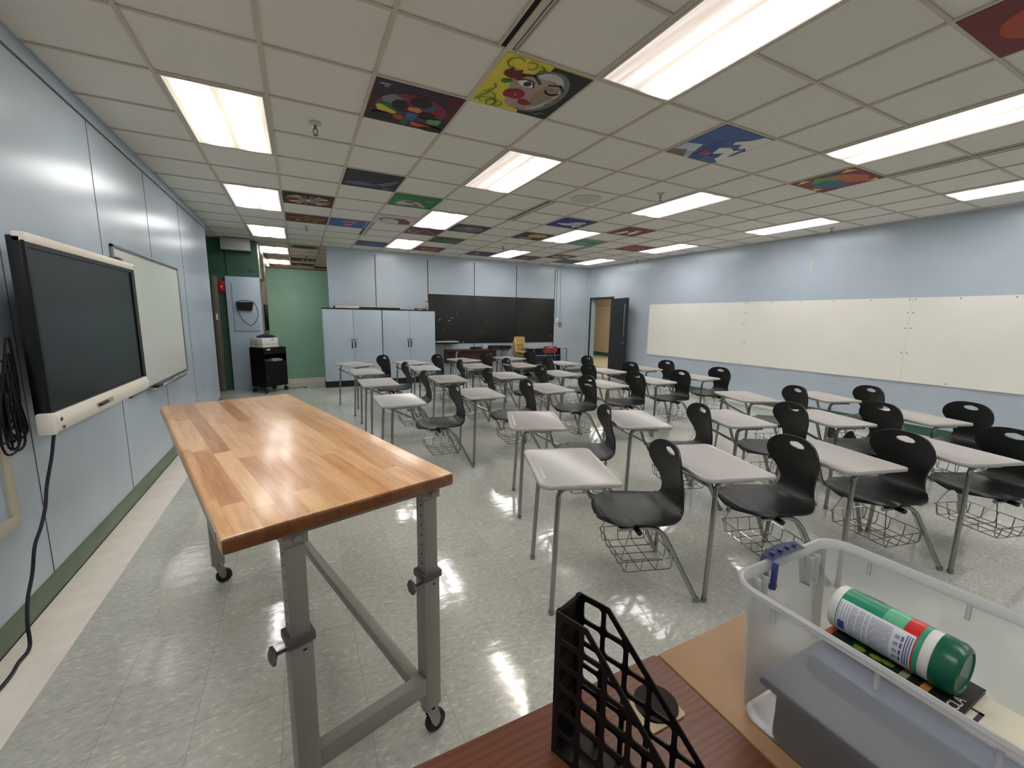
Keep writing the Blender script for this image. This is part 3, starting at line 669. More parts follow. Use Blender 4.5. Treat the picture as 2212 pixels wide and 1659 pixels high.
art(12, 9, (64, 78, 104), [('c', .5, .5, .3, .26, (96, 106, 128))], 'dull blue ceiling painting nearest the far right light')
art(2, 11, (196, 190, 178), [('c', .5, .5, .46, .36, (62, 84, 50)), ('l', arc(.5, .5, .34, .22, .4, 2.7), .05, (30, 44, 28))], 'ceiling painting of a dark green disc by the partition')
art(2, 15, (18, 20, 28), [('p', [(.08, .3), (.3, .3), (.3, .7), (.08, .7)], (70, 72, 80)), ('p', [(.4, .25), (.52, .25), (.52, .75), (.4, .75)], WH), ('p', [(.6, .25), (.72, .25), (.72, .75), (.6, .75)], WH), ('p', [(.8, .3), (.95, .3), (.95, .7), (.8, .7)], WH)], 'black and white block ceiling painting beyond the partition')
art(2, 17, (36, 62, 96), [('c', .3, .5, .12, .3, (150, 160, 170))], 'farthest blue ceiling painting beyond the partition')
art(3, 18, (30, 28, 34), [('p', [(.4, .3), (.7, .3), (.7, .7), (.4, .7)], (96, 92, 96))], 'dark ceiling painting at the far end beyond the partition')

# ------------------------------------------------------------------ combined desk and chair
def catmull(P_, n=6):
    out = []
    for i in range(len(P_) - 1):
        p0, p1, p2, p3 = P_[max(i - 1, 0)], P_[i], P_[i + 1], P_[min(i + 2, len(P_) - 1)]
        for j in range(n):
            t = j / n
            out.append(tuple(.5 * (2 * b + (c_ - a) * t + (2 * a - 5 * b + 4 * c_ - d) * t * t + (3 * b - a - 3 * c_ + d) * t ** 3) for a, b, c_, d in zip(p0, p1, p2, p3)))
    out.append(P_[-1]); return out
def shell_bm(b0=.315):
    front = [(.530 - .118 * math.cos(q), .452 - .026 * (1 - math.sin(q)) ** 2, .222 * math.sin(q) ** .72) for q in [.03 + (PI / 2 - .03) * k / 22 for k in range(23)]]
    prof = [(.530, .452, .222), (.60, .447, .228), (.70, .442, .228), (.78, .444, .215), (.835, .458, .185), (.868, .485, .152), (.884, .52, .132), (.890, .56, .126), (.888, .61, .140),
            (.880, .66, .170), (.870, .705, .194), (.862, .745, .200), (.857, .785, .190), (.853, .815, .168), (.851, .838, .136), (.850, .852, .096), (.850, .859, .040)]
    pts = front[:-1] + catmull(prof, 5); bm = bmesh.new(); NH = 11
    L = []
    for a, z, w in pts:
        back = min(1, max(0, (z - .50) / .16)); d = (z - .806) / .021
        hole = .060 * math.sqrt(max(0, 1 - d * d)) if abs(d) < 1 and a < .87 and z > .7 else 0.0
        row = [[], []]
        for si, s in ((0, -1), (1, 1)):
            for j in range(NH + 1):
                t = j / NH; bb = hole + (w - hole) * t; q = bb / .2
                da = -.048 * q * q * back
                dz = (1 - back) * (.014 * q ** 2 if .55 < a < .86 else .004 * q ** 2) - (1 - back) * .009 * max(0, (t - .7) / .3) ** 2
                row[si].append(bm.verts.new((a + da, b0 + s * bb, z + dz)))
        L.append((row, hole))
    for (r0, h0), (r1, h1) in zip(L, L[1:]):
        for si in (0, 1):
            for j in range(NH):
                q = [r0[si][j], r0[si][j + 1], r1[si][j + 1], r1[si][j]]
                bm.faces.new(q if si else q[::-1])
    bmesh.ops.remove_doubles(bm, verts=bm.verts[:], dist=1e-5)
    bmesh.ops.recalc_face_normals(bm, faces=bm.faces[:])
    g = bm.faces[:]
    bmesh.ops.solidify(bm, geom=g, thickness=.011)
    return bm
def make_desk(label):
    t = thing('student_desk', label, 'desk', (0, 0, 0), 0, 'student desks with attached chairs')
    X1, Y1 = .435, .605; bm = bmesh.new(); rr = [.062, .022, .045, .05]
    def ring(ins, z):
        return [bm.verts.new((x, y, z)) for x, y in rrect(ins, X1 - ins, ins, Y1 - ins, [max(.006, q - ins) for q in rr], 7)]
    R_ = [ring(i, z) for i, z in ((.012, .718), (.003, .722), (0, .730), (.001, .739), (.006, .7445), (.012, .7455), (.017, .7435), (.020, .7425))]
    bm.faces.new(R_[0][::-1]); n = len(R_[0])
    for a, b in zip(R_, R_[1:]):
        for k in range(n): bm.faces.new((a[k], a[(k + 1) % n], b[(k + 1) % n], b[k]))
    bm.faces.new(R_[-1])
    obj('desktop', bm, TOPW, t, 50)
    bm = bmesh.new(); g = rrect(.036, .052, .10, .46, .0079, 5); prism(bm, g, .7420, .7432); obj('pencil_groove', bm, TOPW, t)
    obj('seat_shell', shell_bm(), BLACKS, t, 60)
    for b, f in ((.060, (.087, .046)), (.560, (.078, .578))):
        l = obj('leg', tb(fil([(.33, b, .705), (.108, b, .705), (f[0], f[1], .012)], .055, 7), .0135, 12), CHROME, t)
        bm = bmesh.new(); lathe(bm, [(.014, .026), (.017, .018), (.017, .006), (.010, 0)], (f[0], f[1], 0), 14); obj('glide', bm, CHROME, l)
    for b, f in ((.13, (.925, .062)), (.50, (.928, .570))):
        l = obj('leg', tb(fil([(.47, b, .425), (.715, b, .428), (f[0], f[1], .012)], .09, 8), .0135, 12), CHROME, t)
        bm = bmesh.new(); lathe(bm, [(.014, .026), (.017, .018), (.017, .006), (.010, 0)], (f[0], f[1], 0), 14); obj('glide', bm, CHROME, l)
    obj('side_rail', tb(fil([(.081, .572, .64), (.44, .552, .455), (.52, .535, .422), (.62, .50, .418)], .05), .0125, 12), CHROME, t)
    obj('support_tube', tb(fil([(.22, .52, .706), (.345, .52, .70), (.425, .50, .435), (.56, .46, .418)], .05), .0125, 12), CHROME, t)
    bm = bmesh.new(); cyl(bm, (.572, .075, .424), (.572, .555, .424), .0155, 12); box(bm, .56, .585, .12, .14, .424, .444); box(bm, .56, .585, .49, .51, .424, .444); obj('seat_bracket', bm, BLACKP, t)
    bm = bmesh.new(); r = .003; w = lambda *p: tube(bm, fil(p, .02, 3), r, 6)
    w((.80, .285, .255), (.80, .095, .255), (.485, .095, .255), (.485, .475, .255), (.80, .475, .255), (.80, .285, .255))
    for b in (.115, .205, .295, .375, .455): w((.80, b, .255), (.79, b, .175), (.505, b, .17), (.49, b, .255))
    for a in (.52, .61, .70, .785): w((a, .095, .255), (a, .112, .172), (a, .458, .172), (a, .475, .255))
    for b in (.11, .46): w((.49, b, .255), (.572, .18 if b < .3 else .43, .42)); w((.78, b, .255), (.70, .14 if b < .3 else .49, .42))
    obj('book_basket', bm, CHROME, t)
    return t
DESKS = {1: (1.025, 1.688, -19.6), 2: (1.378, 2.734, -23.0), 3: (2.189, 2.433, -21.5), 4: (1.862, 1.396, -16.8), 5: (2.708, 1.131, -14.3), 6: (3.538, .899, -18.2), 7: (3.022, 2.093, -18.2), 8: (3.835, 1.766, -18.4), 9: (4.683, 1.443, -18.3), 10: (4.138, 2.745, -22.2), 11: (4.994, 2.397, -21.4),
 12: (5.053, 4.025, .5), 13: (4.124, 4.001, -1.0), 14: (5.093, 5.178, -1.7), 15: (3.278, 3.992, .3), 16: (4.24, 5.087, 2.9), 17: (2.422, 3.985, -1.9), 18: (3.337, 5.08, 2.3), 19: (4.22, 6.345, -.1), 20: (2.438, 5.178, -2.2), 21: (3.297, 6.32, .4), 22: (3.761, 7.49, 13.8), 23: (1.501, 3.972, -4.2), 24: (1.533, 5.16, -3.1), 25: (2.454, 6.45, -3.6), 26: (2.744, 7.42, 17.4), 27: (.631, 3.895, -.5), 28: (.629, 5.149, -.6), 29: (.652, 6.251, 2.7), 30: (.754, 7.273, 26.5), 31: (1.642, 7.261, 16.6), 32: (1.55, 6.436, -4.9)}
ROWS = [([1, 4, 5, 6], 'the row nearest the camera'), ([2, 3, 7, 8, 9], 'the second row from the camera'), ([10, 11], 'the short row of two by the white wall panels'),
        ([27, 23, 17, 15, 13, 12], 'the nearer straight row of six'), ([28, 24, 20, 18, 16, 14], 'the farther straight row of six'), ([29, 32, 25, 21, 19], 'the row of five second from the blackboard'), ([30, 31, 26, 22], 'the back row of four by the blackboard')]
ORD = ['leftmost', 'second from left', 'third from left', 'fourth from left', 'fifth from left', 'rightmost']
first = None
for ids, rn in ROWS:
    for k, i in enumerate(ids):
        o_ = 'rightmost' if k == len(ids) - 1 else ORD[k]
        lab = 'white topped student desk, %s in %s' % (o_, rn)
        x, y, a = DESKS[i]
        if first is None:
            first = make_desk(lab); first.location = (x, y, 0); first.rotation_euler = (0, 0, math.radians(a))
        else:
            dup(first, (x, y, 0), math.radians(a), lab)

# ------------------------------------------------------------------ rolling butcher block bench
t = thing('workbench', 'rolling butcher block workbench with grey adjustable legs', 'table', (-.146, 2.147, 0), math.radians(16.3))
bm = bmesh.new(); box(bm, -.335, .335, -.967, .967, .995, 1.040, .010, seg=3); obj('tabletop', bm, BUTCHER, t)
bm = bmesh.new(); box(bm, -.3365, -.334, -.90, -.78, 1.003, 1.033); obj('maker_plate', bm, P('plate_metal', (150, 148, 142), .35, metal=.6), t)
for x, y, s in ((-.17, -.915, -1), (.262, -.905, 1), (-.167, .70, -1), (.262, .70, 1)):
    bm = bmesh.new(); box(bm, x - .0305, x + .0305, y - .0305, y + .0305, .135, .672, .003); lg = obj('leg', bm, GREYP, t)
    bm = bmesh.new(); box(bm, x - .026, x + .026, y - .026, y + .026, .668, .994, .003); obj('inner_tube', bm, GREYP, lg)
    bm = bmesh.new()
    for k in range(7): cyl(bm, (x - .0245, y - .006, .715 + k * .036), (x - .0263, y - .006, .715 + k * .036), .0042, 8)
    box(bm, x + .002, x + .012, y - .0312, y - .030, .632, .637)
    obj('pin_hole', bm, P('hole_black', (10, 10, 10), .8), lg)
    bm = bmesh.new(); box(bm, x - .037, x + .037, y - .037, y + .037, .655, .682, .004); obj('collar', bm, DGREYP, lg)
    bm = bmesh.new(); cyl(bm, (x - .03, y - .01, .645), (x - .062, y - .01, .645), .005, 8)
    lathe(bm, [(.010, 0), (.026, .006), (.026, .014), (.012, .020)], n=6, M=basis((x - .060, y - .01, .645), (0, 1, 0), (0, 0, 1), (-1, 0, 0))); obj('clamp_knob', bm, DGREYP, lg)
    bm = bmesh.new(); box(bm, x - .03, x + .034, y - .032, y + .032, .955, .996, .002); cyl(bm, (x + .006, y - .031, .974), (x + .006, y - .040, .974), .011, 6)
    obj('top_bracket', bm, GREYP, lg)
    cs = obj('caster', tb([(x, y, .137), (x, y, .105)], .017, 12), CHROME, t)
    cyf = bmesh.new()
    lathe(cyf, [(.032, .118), (.034, .126), (.030, .135)], (x, y, 0), 18)
    for q in (-.02, .02):
        prism(cyf, [(-.022, .118), (.022, .118), (.034, .06), (.026, .036), (.010, .034), (-.004, .06)], -.0015, .0015, M=basis((x, y + q, 0), (1, 0, 0), (0, 0, 1)))
    obj('fork', cyf, CHROME, cs)
    bm = bmesh.new(); lathe(bm, [(.012, -.016), (.034, -.016), (.040, -.010), (.041, 0), (.040, .010), (.034, .016), (.012, .016)], n=24, M=basis((x + .022, y, .0412), (1, 0, 0), (0, 0, 1)))
    obj('wheel', bm, RUBBER, cs)
bm = bmesh.new(); box(bm, -.14, .232, -.935, -.895, .205, .272, .003); obj('end_rail', bm, GREYP, t)
bm = bmesh.new(); box(bm, -.137, .232, .68, .72, .205, .272, .003); obj('end_rail', bm, GREYP, t)
bm = bmesh.new(); box(bm, .195, .235, -.895, .68, .215, .262, .003); obj('stretcher', bm, GREYP, t)
for y in (-.93, .68):
    bm = bmesh.new(); box(bm, -.2, .29, y, y + .04, .975, .996, .002); obj('top_rail', bm, GREYP, t)

# ------------------------------------------------------------------ teacher desks in the foreground
DZT = .75
t = thing('teacher_desk', 'red brown wood grain desk with a cable grommet, nearest the camera', 'desk', (0, .25, 0))
bm = bmesh.new(); prism(bm, rrect(-.80, .745, -.38, .405, .012, 4), DZT - .03, DZT); obj('desktop', bm, REDWOOD, t)
for x in (-.78, .70):
    bm = bmesh.new(); box(bm, x, x + .03, -.34, .36, 0, DZT - .03); obj('side_panel', bm, REDWOOD, t)
bm = bmesh.new(); box(bm, -.75, .70, .33, .35, .30, DZT - .03); obj('modesty_panel', bm, REDWOOD, t)
g = bm = plate(rrect(.572, .680, .255, .330, .008, 4), [[(.627 + .034 * math.cos(2 * PI * k / 24), .292 + .030 * math.sin(2 * PI * k / 24)) for k in range(24)]], .004)
xf(bm, Matrix.Translation((0, 0, DZT + .002))); gm = obj('cable_grommet', bm, P('beige_grommet', (178, 158, 128), .5), t)
bm = bmesh.new(); lathe(bm, [(.034, 0), (.034, .0012), (.002, .0012)], (.627, .292, DZT), 24); obj('grommet_hole', bm, P('deep_black', (6, 5, 5), .9), gm)
bm = bmesh.new(); lathe(bm, [(.046, .004), (.046, .007), (.012, .0085)], (.640, .302, DZT), 28); obj('grommet_cap', bm, P('dark_brown_cap', (30, 22, 19), .6, spec=.2), gm)
t = thing('side_desk', 'narrow plain tan topped side table under the clear tote', 'desk', (.93, .25, 0))
bm = bmesh.new(); box(bm, -.178, .19, -.40, .404, DZT - .03, DZT - .002, .002); obj('desktop', bm, TAN, t)
for x in (-.16, .15):
    bm = bmesh.new(); box(bm, x, x + .02, -.36, .36, 0, DZT - .03); obj('side_panel', bm, TAN, t)

# black mesh magazine file
FH = thing('magazine_file', 'black lattice magazine file standing on the wood desk', 'magazine file', (.386, .570, DZT), math.radians(20))
HT, WD, DP = .297, .076, .255
side = [(0, 0), (0, HT), (-.066, HT), (-DP, .105), (-DP, 0)]
def clip(poly, a, b, c_):      # keep a*x+b*y<=c
    out = []
    for i in range(len(poly)):
        p, q = poly[i], poly[(i + 1) % len(poly)]; fp = a * p[0] + b * p[1] - c_; fq = a * q[0] + b * q[1] - c_
        if fp <= 0: out.append(p)
        if fp * fq < 0:
            k = fp / (fp - fq); out.append((p[0] + k * (q[0] - p[0]), p[1] + k * (q[1] - p[1])))
    return out
def round2(p, r):
    q = fil([Vector(((p[-1][0] + p[0][0]) / 2, (p[-1][1] + p[0][1]) / 2, 0))] + [Vector((x, y, 0)) for x, y in p] + [Vector(((p[-1][0] + p[0][0]) / 2, (p[-1][1] + p[0][1]) / 2, 0))], r, 4)
    return [(v.x, v.y) for v in q[:-1]]
nx, ny = -(HT - .105), (DP - .066)
ln = math.hypot(nx, ny); nx, ny = nx / ln, ny / ln; cc = nx * -.066 + ny * HT - .011
holes = []
pw, ph = .048, .052
for i in range(5):
    for j in range(6):
        x1 = -.012 - i * pw; x0 = x1 - pw + .009; z1 = HT - .012 - j * .0475; z0 = z1 - .038
        h = clip(clip([(x0, z0), (x1, z0), (x1, z1), (x0, z1)], nx, ny, cc), 0, 1, HT - .010)
        h = [q for k, q in enumerate(h) if math.hypot(q[0] - h[k - 1][0], q[1] - h[k - 1][1]) > .002]
        if len(h) < 3: continue
        ar = abs(sum(h[k][0] * h[(k + 1) % len(h)][1] - h[(k + 1) % len(h)][0] * h[k][1] for k in range(len(h)))) / 2
        if ar > .00018: holes.append(round2(h, .009))
for x in (0.0, WD - .003):
    b_ = plate(side, holes, .003); xf(b_, basis((x + .0015, 0, 0), (0, 1, 0), (0, 0, 1), (1, 0, 0))); obj('side_panel', b_, BLACKP, FH)
bm = bmesh.new(); box(bm, .003, WD - .003, -.003, 0, 0, HT)
for j in range(7): box(bm, .006, WD - .006, -.006, .0015, .006 + j * .0475, .010 + j * .0475)
for x in (.003, WD - .012): box(bm, x, x + .009, -.0055, .0015, 0, HT)
obj('back_panel', bm, BLACKP, FH)
bm = bmesh.new(); box(bm, .003, WD - .003, -DP, -.003, 0, .003); box(bm, .003, WD - .003, -DP, -DP + .003, .003, .105); obj('tray', bm, BLACKP, FH)

# ------------------------------------------------------------------ clear tote and what lies in it
TB = DZT - .002
t = thing('storage_tote', 'clear plastic storage tote with a blue latch on the tan desk', 'storage bin', (.952, .190, TB))
def tote_ring(bm, sx, sy, r, z): return [bm.verts.new((x, y, z)) for x, y in rrect(-sx, sx, -sy, sy, r, 8)]
def skin(bm, R2, cap0=False, cap1=False):
    n = len(R2[0])
    for a, b in zip(R2, R2[1:]):
        for k in range(n): bm.faces.new((a[k], a[(k + 1) % n], b[(k + 1) % n], b[k]))
    if cap0: bm.faces.new(R2[0][::-1])
    if cap1: bm.faces.new(R2[-1])
bm = bmesh.new()
skin(bm, [tote_ring(bm, *q) for q in ((.150, .262, .03, .001), (.162, .276, .04, .006), (.166, .282, .042, .02), (.180, .302, .05, .288))], cap0=True)
obj('body', bm, TOTE, t)
bm = bmesh.new()
skin(bm, [tote_ring(bm, *q) for q in ((.1785, .3005, .05, 0.2860), (.182, .304, .052, 0.2900), (.190, .314, .058, 0.2920), (.192, .316, .06, 0.2960), (.192, .316, .06, 0.3020), (.188, .312, .056, 0.3060), (.183, .306, .052, 0.3050), (.1795, .3015, .05, 0.2980), (.1775, .2995, .05, 0.2860))])
obj('rim', bm, TOTER, t)
bm = bmesh.new()
for s in (-1, 1):
    for y in (-.2, -.07, .06, .22):
        bm = bmesh.new(); cyl(bm, (s * .1785, y, .286), (s * .1760, y, .256), .004, 8); obj('rib', bm, TOTER, t)
for x in (-.12, .075):
    bm = bmesh.new(); box(bm, x, x + .003, .284, .2995, .215, .286); box(bm, x + .025, x + .028, .284, .2995, .215, .286); box(bm, x, x + .028, .285, .299, .215, .218); obj('latch_rib', bm, TOTER, t)
bm = bmesh.new(); pr = [(-.062 + .124 * k / 10, .332 - .018 * math.sin(PI * k / 10) * -1) for k in range(11)]
up = [bm.verts.new((x, .298, .308 + .004 * math.sin(PI * k / 10))) for k, (x, y) in enumerate(pr)]
md = [bm.verts.new((x * 1.02, .322 + .006 * math.sin(PI * k / 10), .313 + .004 * math.sin(PI * k / 10))) for k, (x, y) in enumerate(pr)]
lo = [bm.verts.new((x * 1.02, .328 + .008 * math.sin(PI * k / 10), .276)) for k, (x, y) in enumerate(pr)]
for a, b in ((up, md), (md, lo)):
    for k in range(10): bm.faces.new((a[k], a[k + 1], b[k + 1], b[k]))
bmesh.ops.solidify(bm, geom=bm.faces[:], thickness=.004)
la = obj('latch', bm, LATCH, t)
bm = bmesh.new()
for k in range(4): box(bm, -.046 + k * .027, -.036 + k * .027, .306, .316, .3155, .3175, .001)
obj('latch_slot', bm, P('latch_slot_blue', (30, 36, 84), .4), la)
bm = bmesh.new(); box(bm, -.064, -.056, .286, .298, .245, .308, .002); cyl(bm, (-.066, .294, .250), (-.05, .294, .250), .006, 8); obj('latch_hinge', bm, LATCH, la)

def book(name, label, cat, x0, x1, y0, y1, z0, z1, cover, rz=0.0, pages=True):
    cxx, cyy = (x0 + x1) / 2, (y0 + y1) / 2
    t = thing(name, label, cat, (cxx, cyy, z0), rz); w, l, h = (x1 - x0) / 2, (y1 - y0) / 2, z1 - z0
    bm = bmesh.new(); box(bm, -w, w, -l, l, h - .0025, h, .0006); box(bm, -w, w, -l, l, 0, .0025, .0006); box(bm, -w, -w + .003, -l, l, .0025, h - .0025); obj('cover', bm, cover, t)
    if pages:
        bm = bmesh.new(); box(bm, -w + .003, w - .004, -l + .004, l - .004, .0025, h - .0025); obj('pages', bm, PAPER, t)
    return t, w, l, h
book('tote_shade_block', 'added dark brown block standing for shade in the clear tote', 'box', .80, 1.04, -.02, .40, TB + .006, .858, P('tote_shade_brown', (44, 34, 30), .6), pages=True)  # dark block added to give the shaded tote interior below the binder
book('binder', 'slate grey binder lying in the tote below the books', 'binder', .782, 1.05, -.04, .425, .858, .876, SLATE)
book('blue_book', 'thick blue clothbound book under the gardening book', 'book', .885, 1.065, -.02, .395, .876, .908, BLUEBK)
tw, w, l, h = book('paperback_book', 'white covered book partly under the green book in the tote', 'book', .945, 1.055, .03, .27, .908, .918, PAPER)
bm = bmesh.new(); box(bm, -.05, -.018, -.075, -.050, h, h + .0004); box(bm, -.012, .03, -.085, -.045, h, h + .0004, mi=1); box(bm, -.04, .0, .030, .036, h, h + .0004, mi=1); box(bm, -.006, .0, .030, .046, h, h + .0004, mi=1)
obj('cover_print', bm, [P('olive_print', (150, 148, 110), .6), P('purple_print', (50, 40, 66), .6)], tw)
tg, w, l, h = book('green_book', 'dark green and black covered book under the wipes canister', 'book', .938, 1.060, .195, .405, .918, .926, P('dark_green_cover', (24, 44, 28), .35))
bm = bmesh.new()
box(bm, -w, w, l - .012, l, h, h + .0004, mi=0); random.seed(3)
for k in range(16):
    x, y = random.uniform(-w + .004, w - .012), random.uniform(.0, l - .02); prism(bm, [(x + .009 * math.cos(q * PI / 3), y + .011 * math.sin(q * PI / 3)) for q in range(6)], h, h + .0003 + .00002 * k, mi=1 + k % 2)
box(bm, -w, w, -l, -.035, h, h + .0003, mi=3); box(bm, -w + .002, -w + .05, -.030, -.018, h, h + .0005, mi=4); box(bm, -w + .002, -w + .045, -.060, -.048, h, h + .0006, mi=5)
obj('cover_art', bm, [flat((176, 74, 48)), flat((126, 146, 40)), flat((70, 110, 50)), flat((16, 15, 15)), flat((150, 160, 120)), flat((188, 130, 60))], tg)
bm = text_bm('CLA', .022, .0006); xf(bm, basis((-w + .036, -l + .013, h + .0008), (1, 0, 0), (0, 1, 0)))
obj('title_letters', bm, flat((206, 200, 186)), tg, 0)
bm = bmesh.new(); lathe(bm, [(.012, 0), (.030, .004), (.034, .018), (.026, .034), (.010, .040)], n=20)
o = tag(obj('tape_roll', bm, P('dark_case', (34, 32, 34), .4)), 'dark rounded object at the near end of the tote', 'office item'); o.location = (1.045, .075, .918)

# wipes canister lying along the tote
CR, CL = .046, .196
t = thing('wipes_canister', 'green and white cleaning wipes canister lying on the books', 'canister', (1.0, .405, .926 + CR + .0012))
CM = basis((0, 0, 0), (1, 0, 0), (0, 0, 1), (0, -1, 0))        # lathe axis runs from the far end toward the camera
bm = bmesh.new(); lathe(bm, [(.03, 0), (CR - .004, .0), (CR - .001, .004), (CR - .0006, .012), (CR - .0006, .160), (CR - .006, .163)], n=48, M=CM); obj('body', bm, WHITEP, t)
def patch(bm, r_, y0, y1, a0, a1, n=24, mi=0, th=.0004):
    rows = []
    for y in (y0, y1):
        rows.append([bm.verts.new((r_ * -math.sin(a0 + (a1 - a0) * k / n), -y, r_ * math.cos(a0 + (a1 - a0) * k / n))) for k in range(n + 1)])
    for k in range(n):
        f = bm.faces.new((rows[0][k], rows[0][k + 1], rows[1][k + 1], rows[1][k])); f.material_index = mi
D_ = math.radians
bm = bmesh.new(); patch(bm, CR, .016, .1455, 0, 2 * PI, 64)
patch(bm, CR + .0003, .084, .116, D_(-100), D_(52), 30, 1)
patch(bm, CR + .0003, .114, .1455, D_(-180), D_(180), 60, 4)
patch(bm, CR + .0005, .116, .138, D_(-180), D_(180), 60, 2)
patch(bm, CR + .0006, .038, .056, D_(-46), D_(-18), 10, 3); patch(bm, CR + .0008, .056, .068, D_(-40), D_(-16), 10, 2)
obj('label', bm, [flat((28, 138, 104), .3), flat((98, 176, 140), .3), flat((206, 34, 40), .3), flat((70, 130, 190), .3), flat((54, 150, 116), .3)], t)
bm = bmesh.new(); patch(bm, CR + .0009, .018, .136, D_(40), D_(128), 30, 0); random.seed(5)
y = .020
patch(bm, CR + .0012, .021, .033, D_(92), D_(118), 8, 2)
while y < .104:
    a = 46
    while a < 124:
        e = a + random.uniform(8, 26)
        if not (y < .034 and a > 84): patch(bm, CR + .0012, y, y + .0011, D_(a), D_(min(e, 125)), 5, 1)
        a = e + random.uniform(1, 3)
    y += .0024 if random.random() < .85 else .005
for k in range(4): patch(bm, CR + .0012, .110, .117, D_(56 + 16 * k), D_(65 + 16 * k), 4, 1); patch(bm, CR + .0012, .119, .1225, D_(54 + 16 * k), D_(66 + 16 * k), 4, 3)
for yy in (.125, .1285, .132): patch(bm, CR + .0012, yy, yy + .0018, D_(46), D_(122), 14, 3)
obj('text_panel', bm, [flat((222, 222, 226), .35), flat((150, 152, 172), .4), flat((50, 84, 150), .4), flat((96, 100, 140), .4)], t)
bm = bmesh.new(); lathe(bm, [(CR - .002, .1600), (CR + .001, .1605), (CR + .001, .186), (CR - .004, .194), (CR - .010, .196), (CR - .011, .194), (.004, .194)], n=48, M=CM)
obj('lid', bm, P('dark_green_lid', (10, 92, 66), .28), t)

# ------------------------------------------------------------------ left wall: interactive panel, whiteboard, frame, cords
t = thing('interactive_panel', 'large dark interactive display with white trim bars on left wall', 'display', (-1.10, 3.446, 0))
def yz(y0, y1, z0, z1, x0, x1, **k): return bx(x0, x1, y0, y1, z0, z1, **k)
obj('housing', yz(-.690, .735, 1.04, 1.905, -.055, -.004, bev=.006), BEZEL, t)
obj('wall_mount', yz(-.3, .3, 1.2, 1.75, -.195, -.055), DGREYP, t)
bmp = plate([(-.690, 1.04), (.735, 1.04), (.735, 1.885), (-.690, 1.885)], [[(-.67, 1.086), (.67, 1.086), (.67, 1.857), (-.67, 1.857)]], .014)
obj('bezel', xf(bmp, basis((0, 0, 0), (0, 1, 0), (0, 0, 1))), BEZEL, t)
obj('screen', yz(-.672, .672, 1.084, 1.859, -.006, -.001), SCREEN, t)
obj('top_bar', yz(-.690, .742, 1.878, 1.922, -.035, .012, bev=.004), OFFW, t)
bm = bmesh.new(); prism(bm, [(-.02, 1.078), (.016, 1.078), (.028, 1.05), (.030, 1.015), (.018, .985), (-.02, .985)], -.690, .690, M=basis((0, 0, 0), (1, 0, 0), (0, 0, 1), (0, 1, 0)))
bb = obj('bottom_bar', bm, OFFW, t)
obj('end_cap', yz(-.716, -.686, .975, 1.082, -.045, .022, bev=.010), OFFW, bb)
bm = bmesh.new(); box(bm, .0285, .0312, -.26, -.02, 1.018, 1.046, .001); obj('pen_recess', bm, P('recess_grey', (176, 168, 156), .5), bb)
bm = bmesh.new(); tube(bm, [(.036, -.245, 1.031), (.036, -.23, 1.031), (.036, -.13, 1.034), (.036, -.115, 1.034)], [.004, .009, .009, .004], 12); obj('stylus', bm, BLACKP, bb)
bm = bmesh.new(); box(bm, .0285, .0300, -.675, -.653, 1.035, 1.052); box(bm, .0285, .0300, -.660, -.640, .995, 1.008); obj('port_cover', bm, P('port_dark', (70, 64, 58), .5), bb)
bm = bmesh.new(); box(bm, .0115, .0126, .715, .732, 1.892, 1.908); obj('badge', bm, P('badge_grey', (120, 116, 112), .4), t)
wc = bmesh.new(); box(wc, -.03, .03, -.045, .045, 0, .026, .008)
o = obj('webcam', wc, P('webcam_grey', (92, 84, 82), .4)); o.location = (-1.13, 3.975, 1.922); tag(o, 'small grey webcam sitting on top of the interactive display', 'webcam')

t = thing('whiteboard', 'framed glossy whiteboard beside the interactive display', 'whiteboard', (XL, 5.46, 0))
obj('surface', yz(-.98, .98, .882, 2.078, .002, .016), GLOSSB, t)
bm = bmesh.new()
for a in ((-1.0, 1.0, 2.072, 2.098), (-1.0, 1.0, .862, .888), (-1.0, -.974, .862, 2.098), (.974, 1.0, .862, 2.098)): box(bm, .002, .024, a[0], a[1], a[2], a[3], .003)
obj('frame', bm, P('whiteboard_frame', (128, 134, 140), .35, metal=.5), t)
bm = bmesh.new(); box(bm, .02, .085, -.55, .62, .852, .860, .002); box(bm, .080, .085, -.55, .62, .860, .868, .001); obj('tray', bm, ALU, t)
for k, (y, cc_, lab) in enumerate(((5.72, (30, 40, 120), 'blue capped dry erase marker on the whiteboard tray'), (5.80, (24, 26, 26), 'black capped dry erase marker on the whiteboard tray'), (5.92, (20, 110, 80), 'green capped dry erase marker on the whiteboard tray'))):
    t = thing('marker', lab, 'marker', (-1.245, y, .869), PI / 2 + .08 * k, 'dry erase markers on the tray')
    bm = bmesh.new(); cyl(bm, (-.05, 0, 0), (.02, 0, 0), .008); obj('barrel', bm, WHITEP, t)
    bm = bmesh.new(); cyl(bm, (.02, 0, 0), (.06, 0, 0), .0088); obj('cap', bm, flat(cc_), t)
bm = bmesh.new(); box(bm, -.022, .022, -.07, .07, 0, .028, .006); o = obj('eraser', bm, P('eraser_felt', (60, 60, 62), .8)); o.location = (-1.25, 5.10, .8605); tag(o, 'dark felt eraser on the whiteboard tray', 'eraser')

bm = bmesh.new()
t = thing('framed_board', 'cream framed low board at the left edge of the left wall', 'board', (XL, 1.9, 0))
obj('backing', yz(-.84, .84, .56, 1.40, .002, .010), WALL2, t)
for a in ((-.90, .90, .53, .59), (-.90, .90, 1.37, 1.43), (-.90, -.84, .59, 1.37), (.84, .90, .59, 1.37)): obj('frame_rail', yz(a[0], a[1], a[2], a[3], .002, .026, bev=.004), CREAM, t)

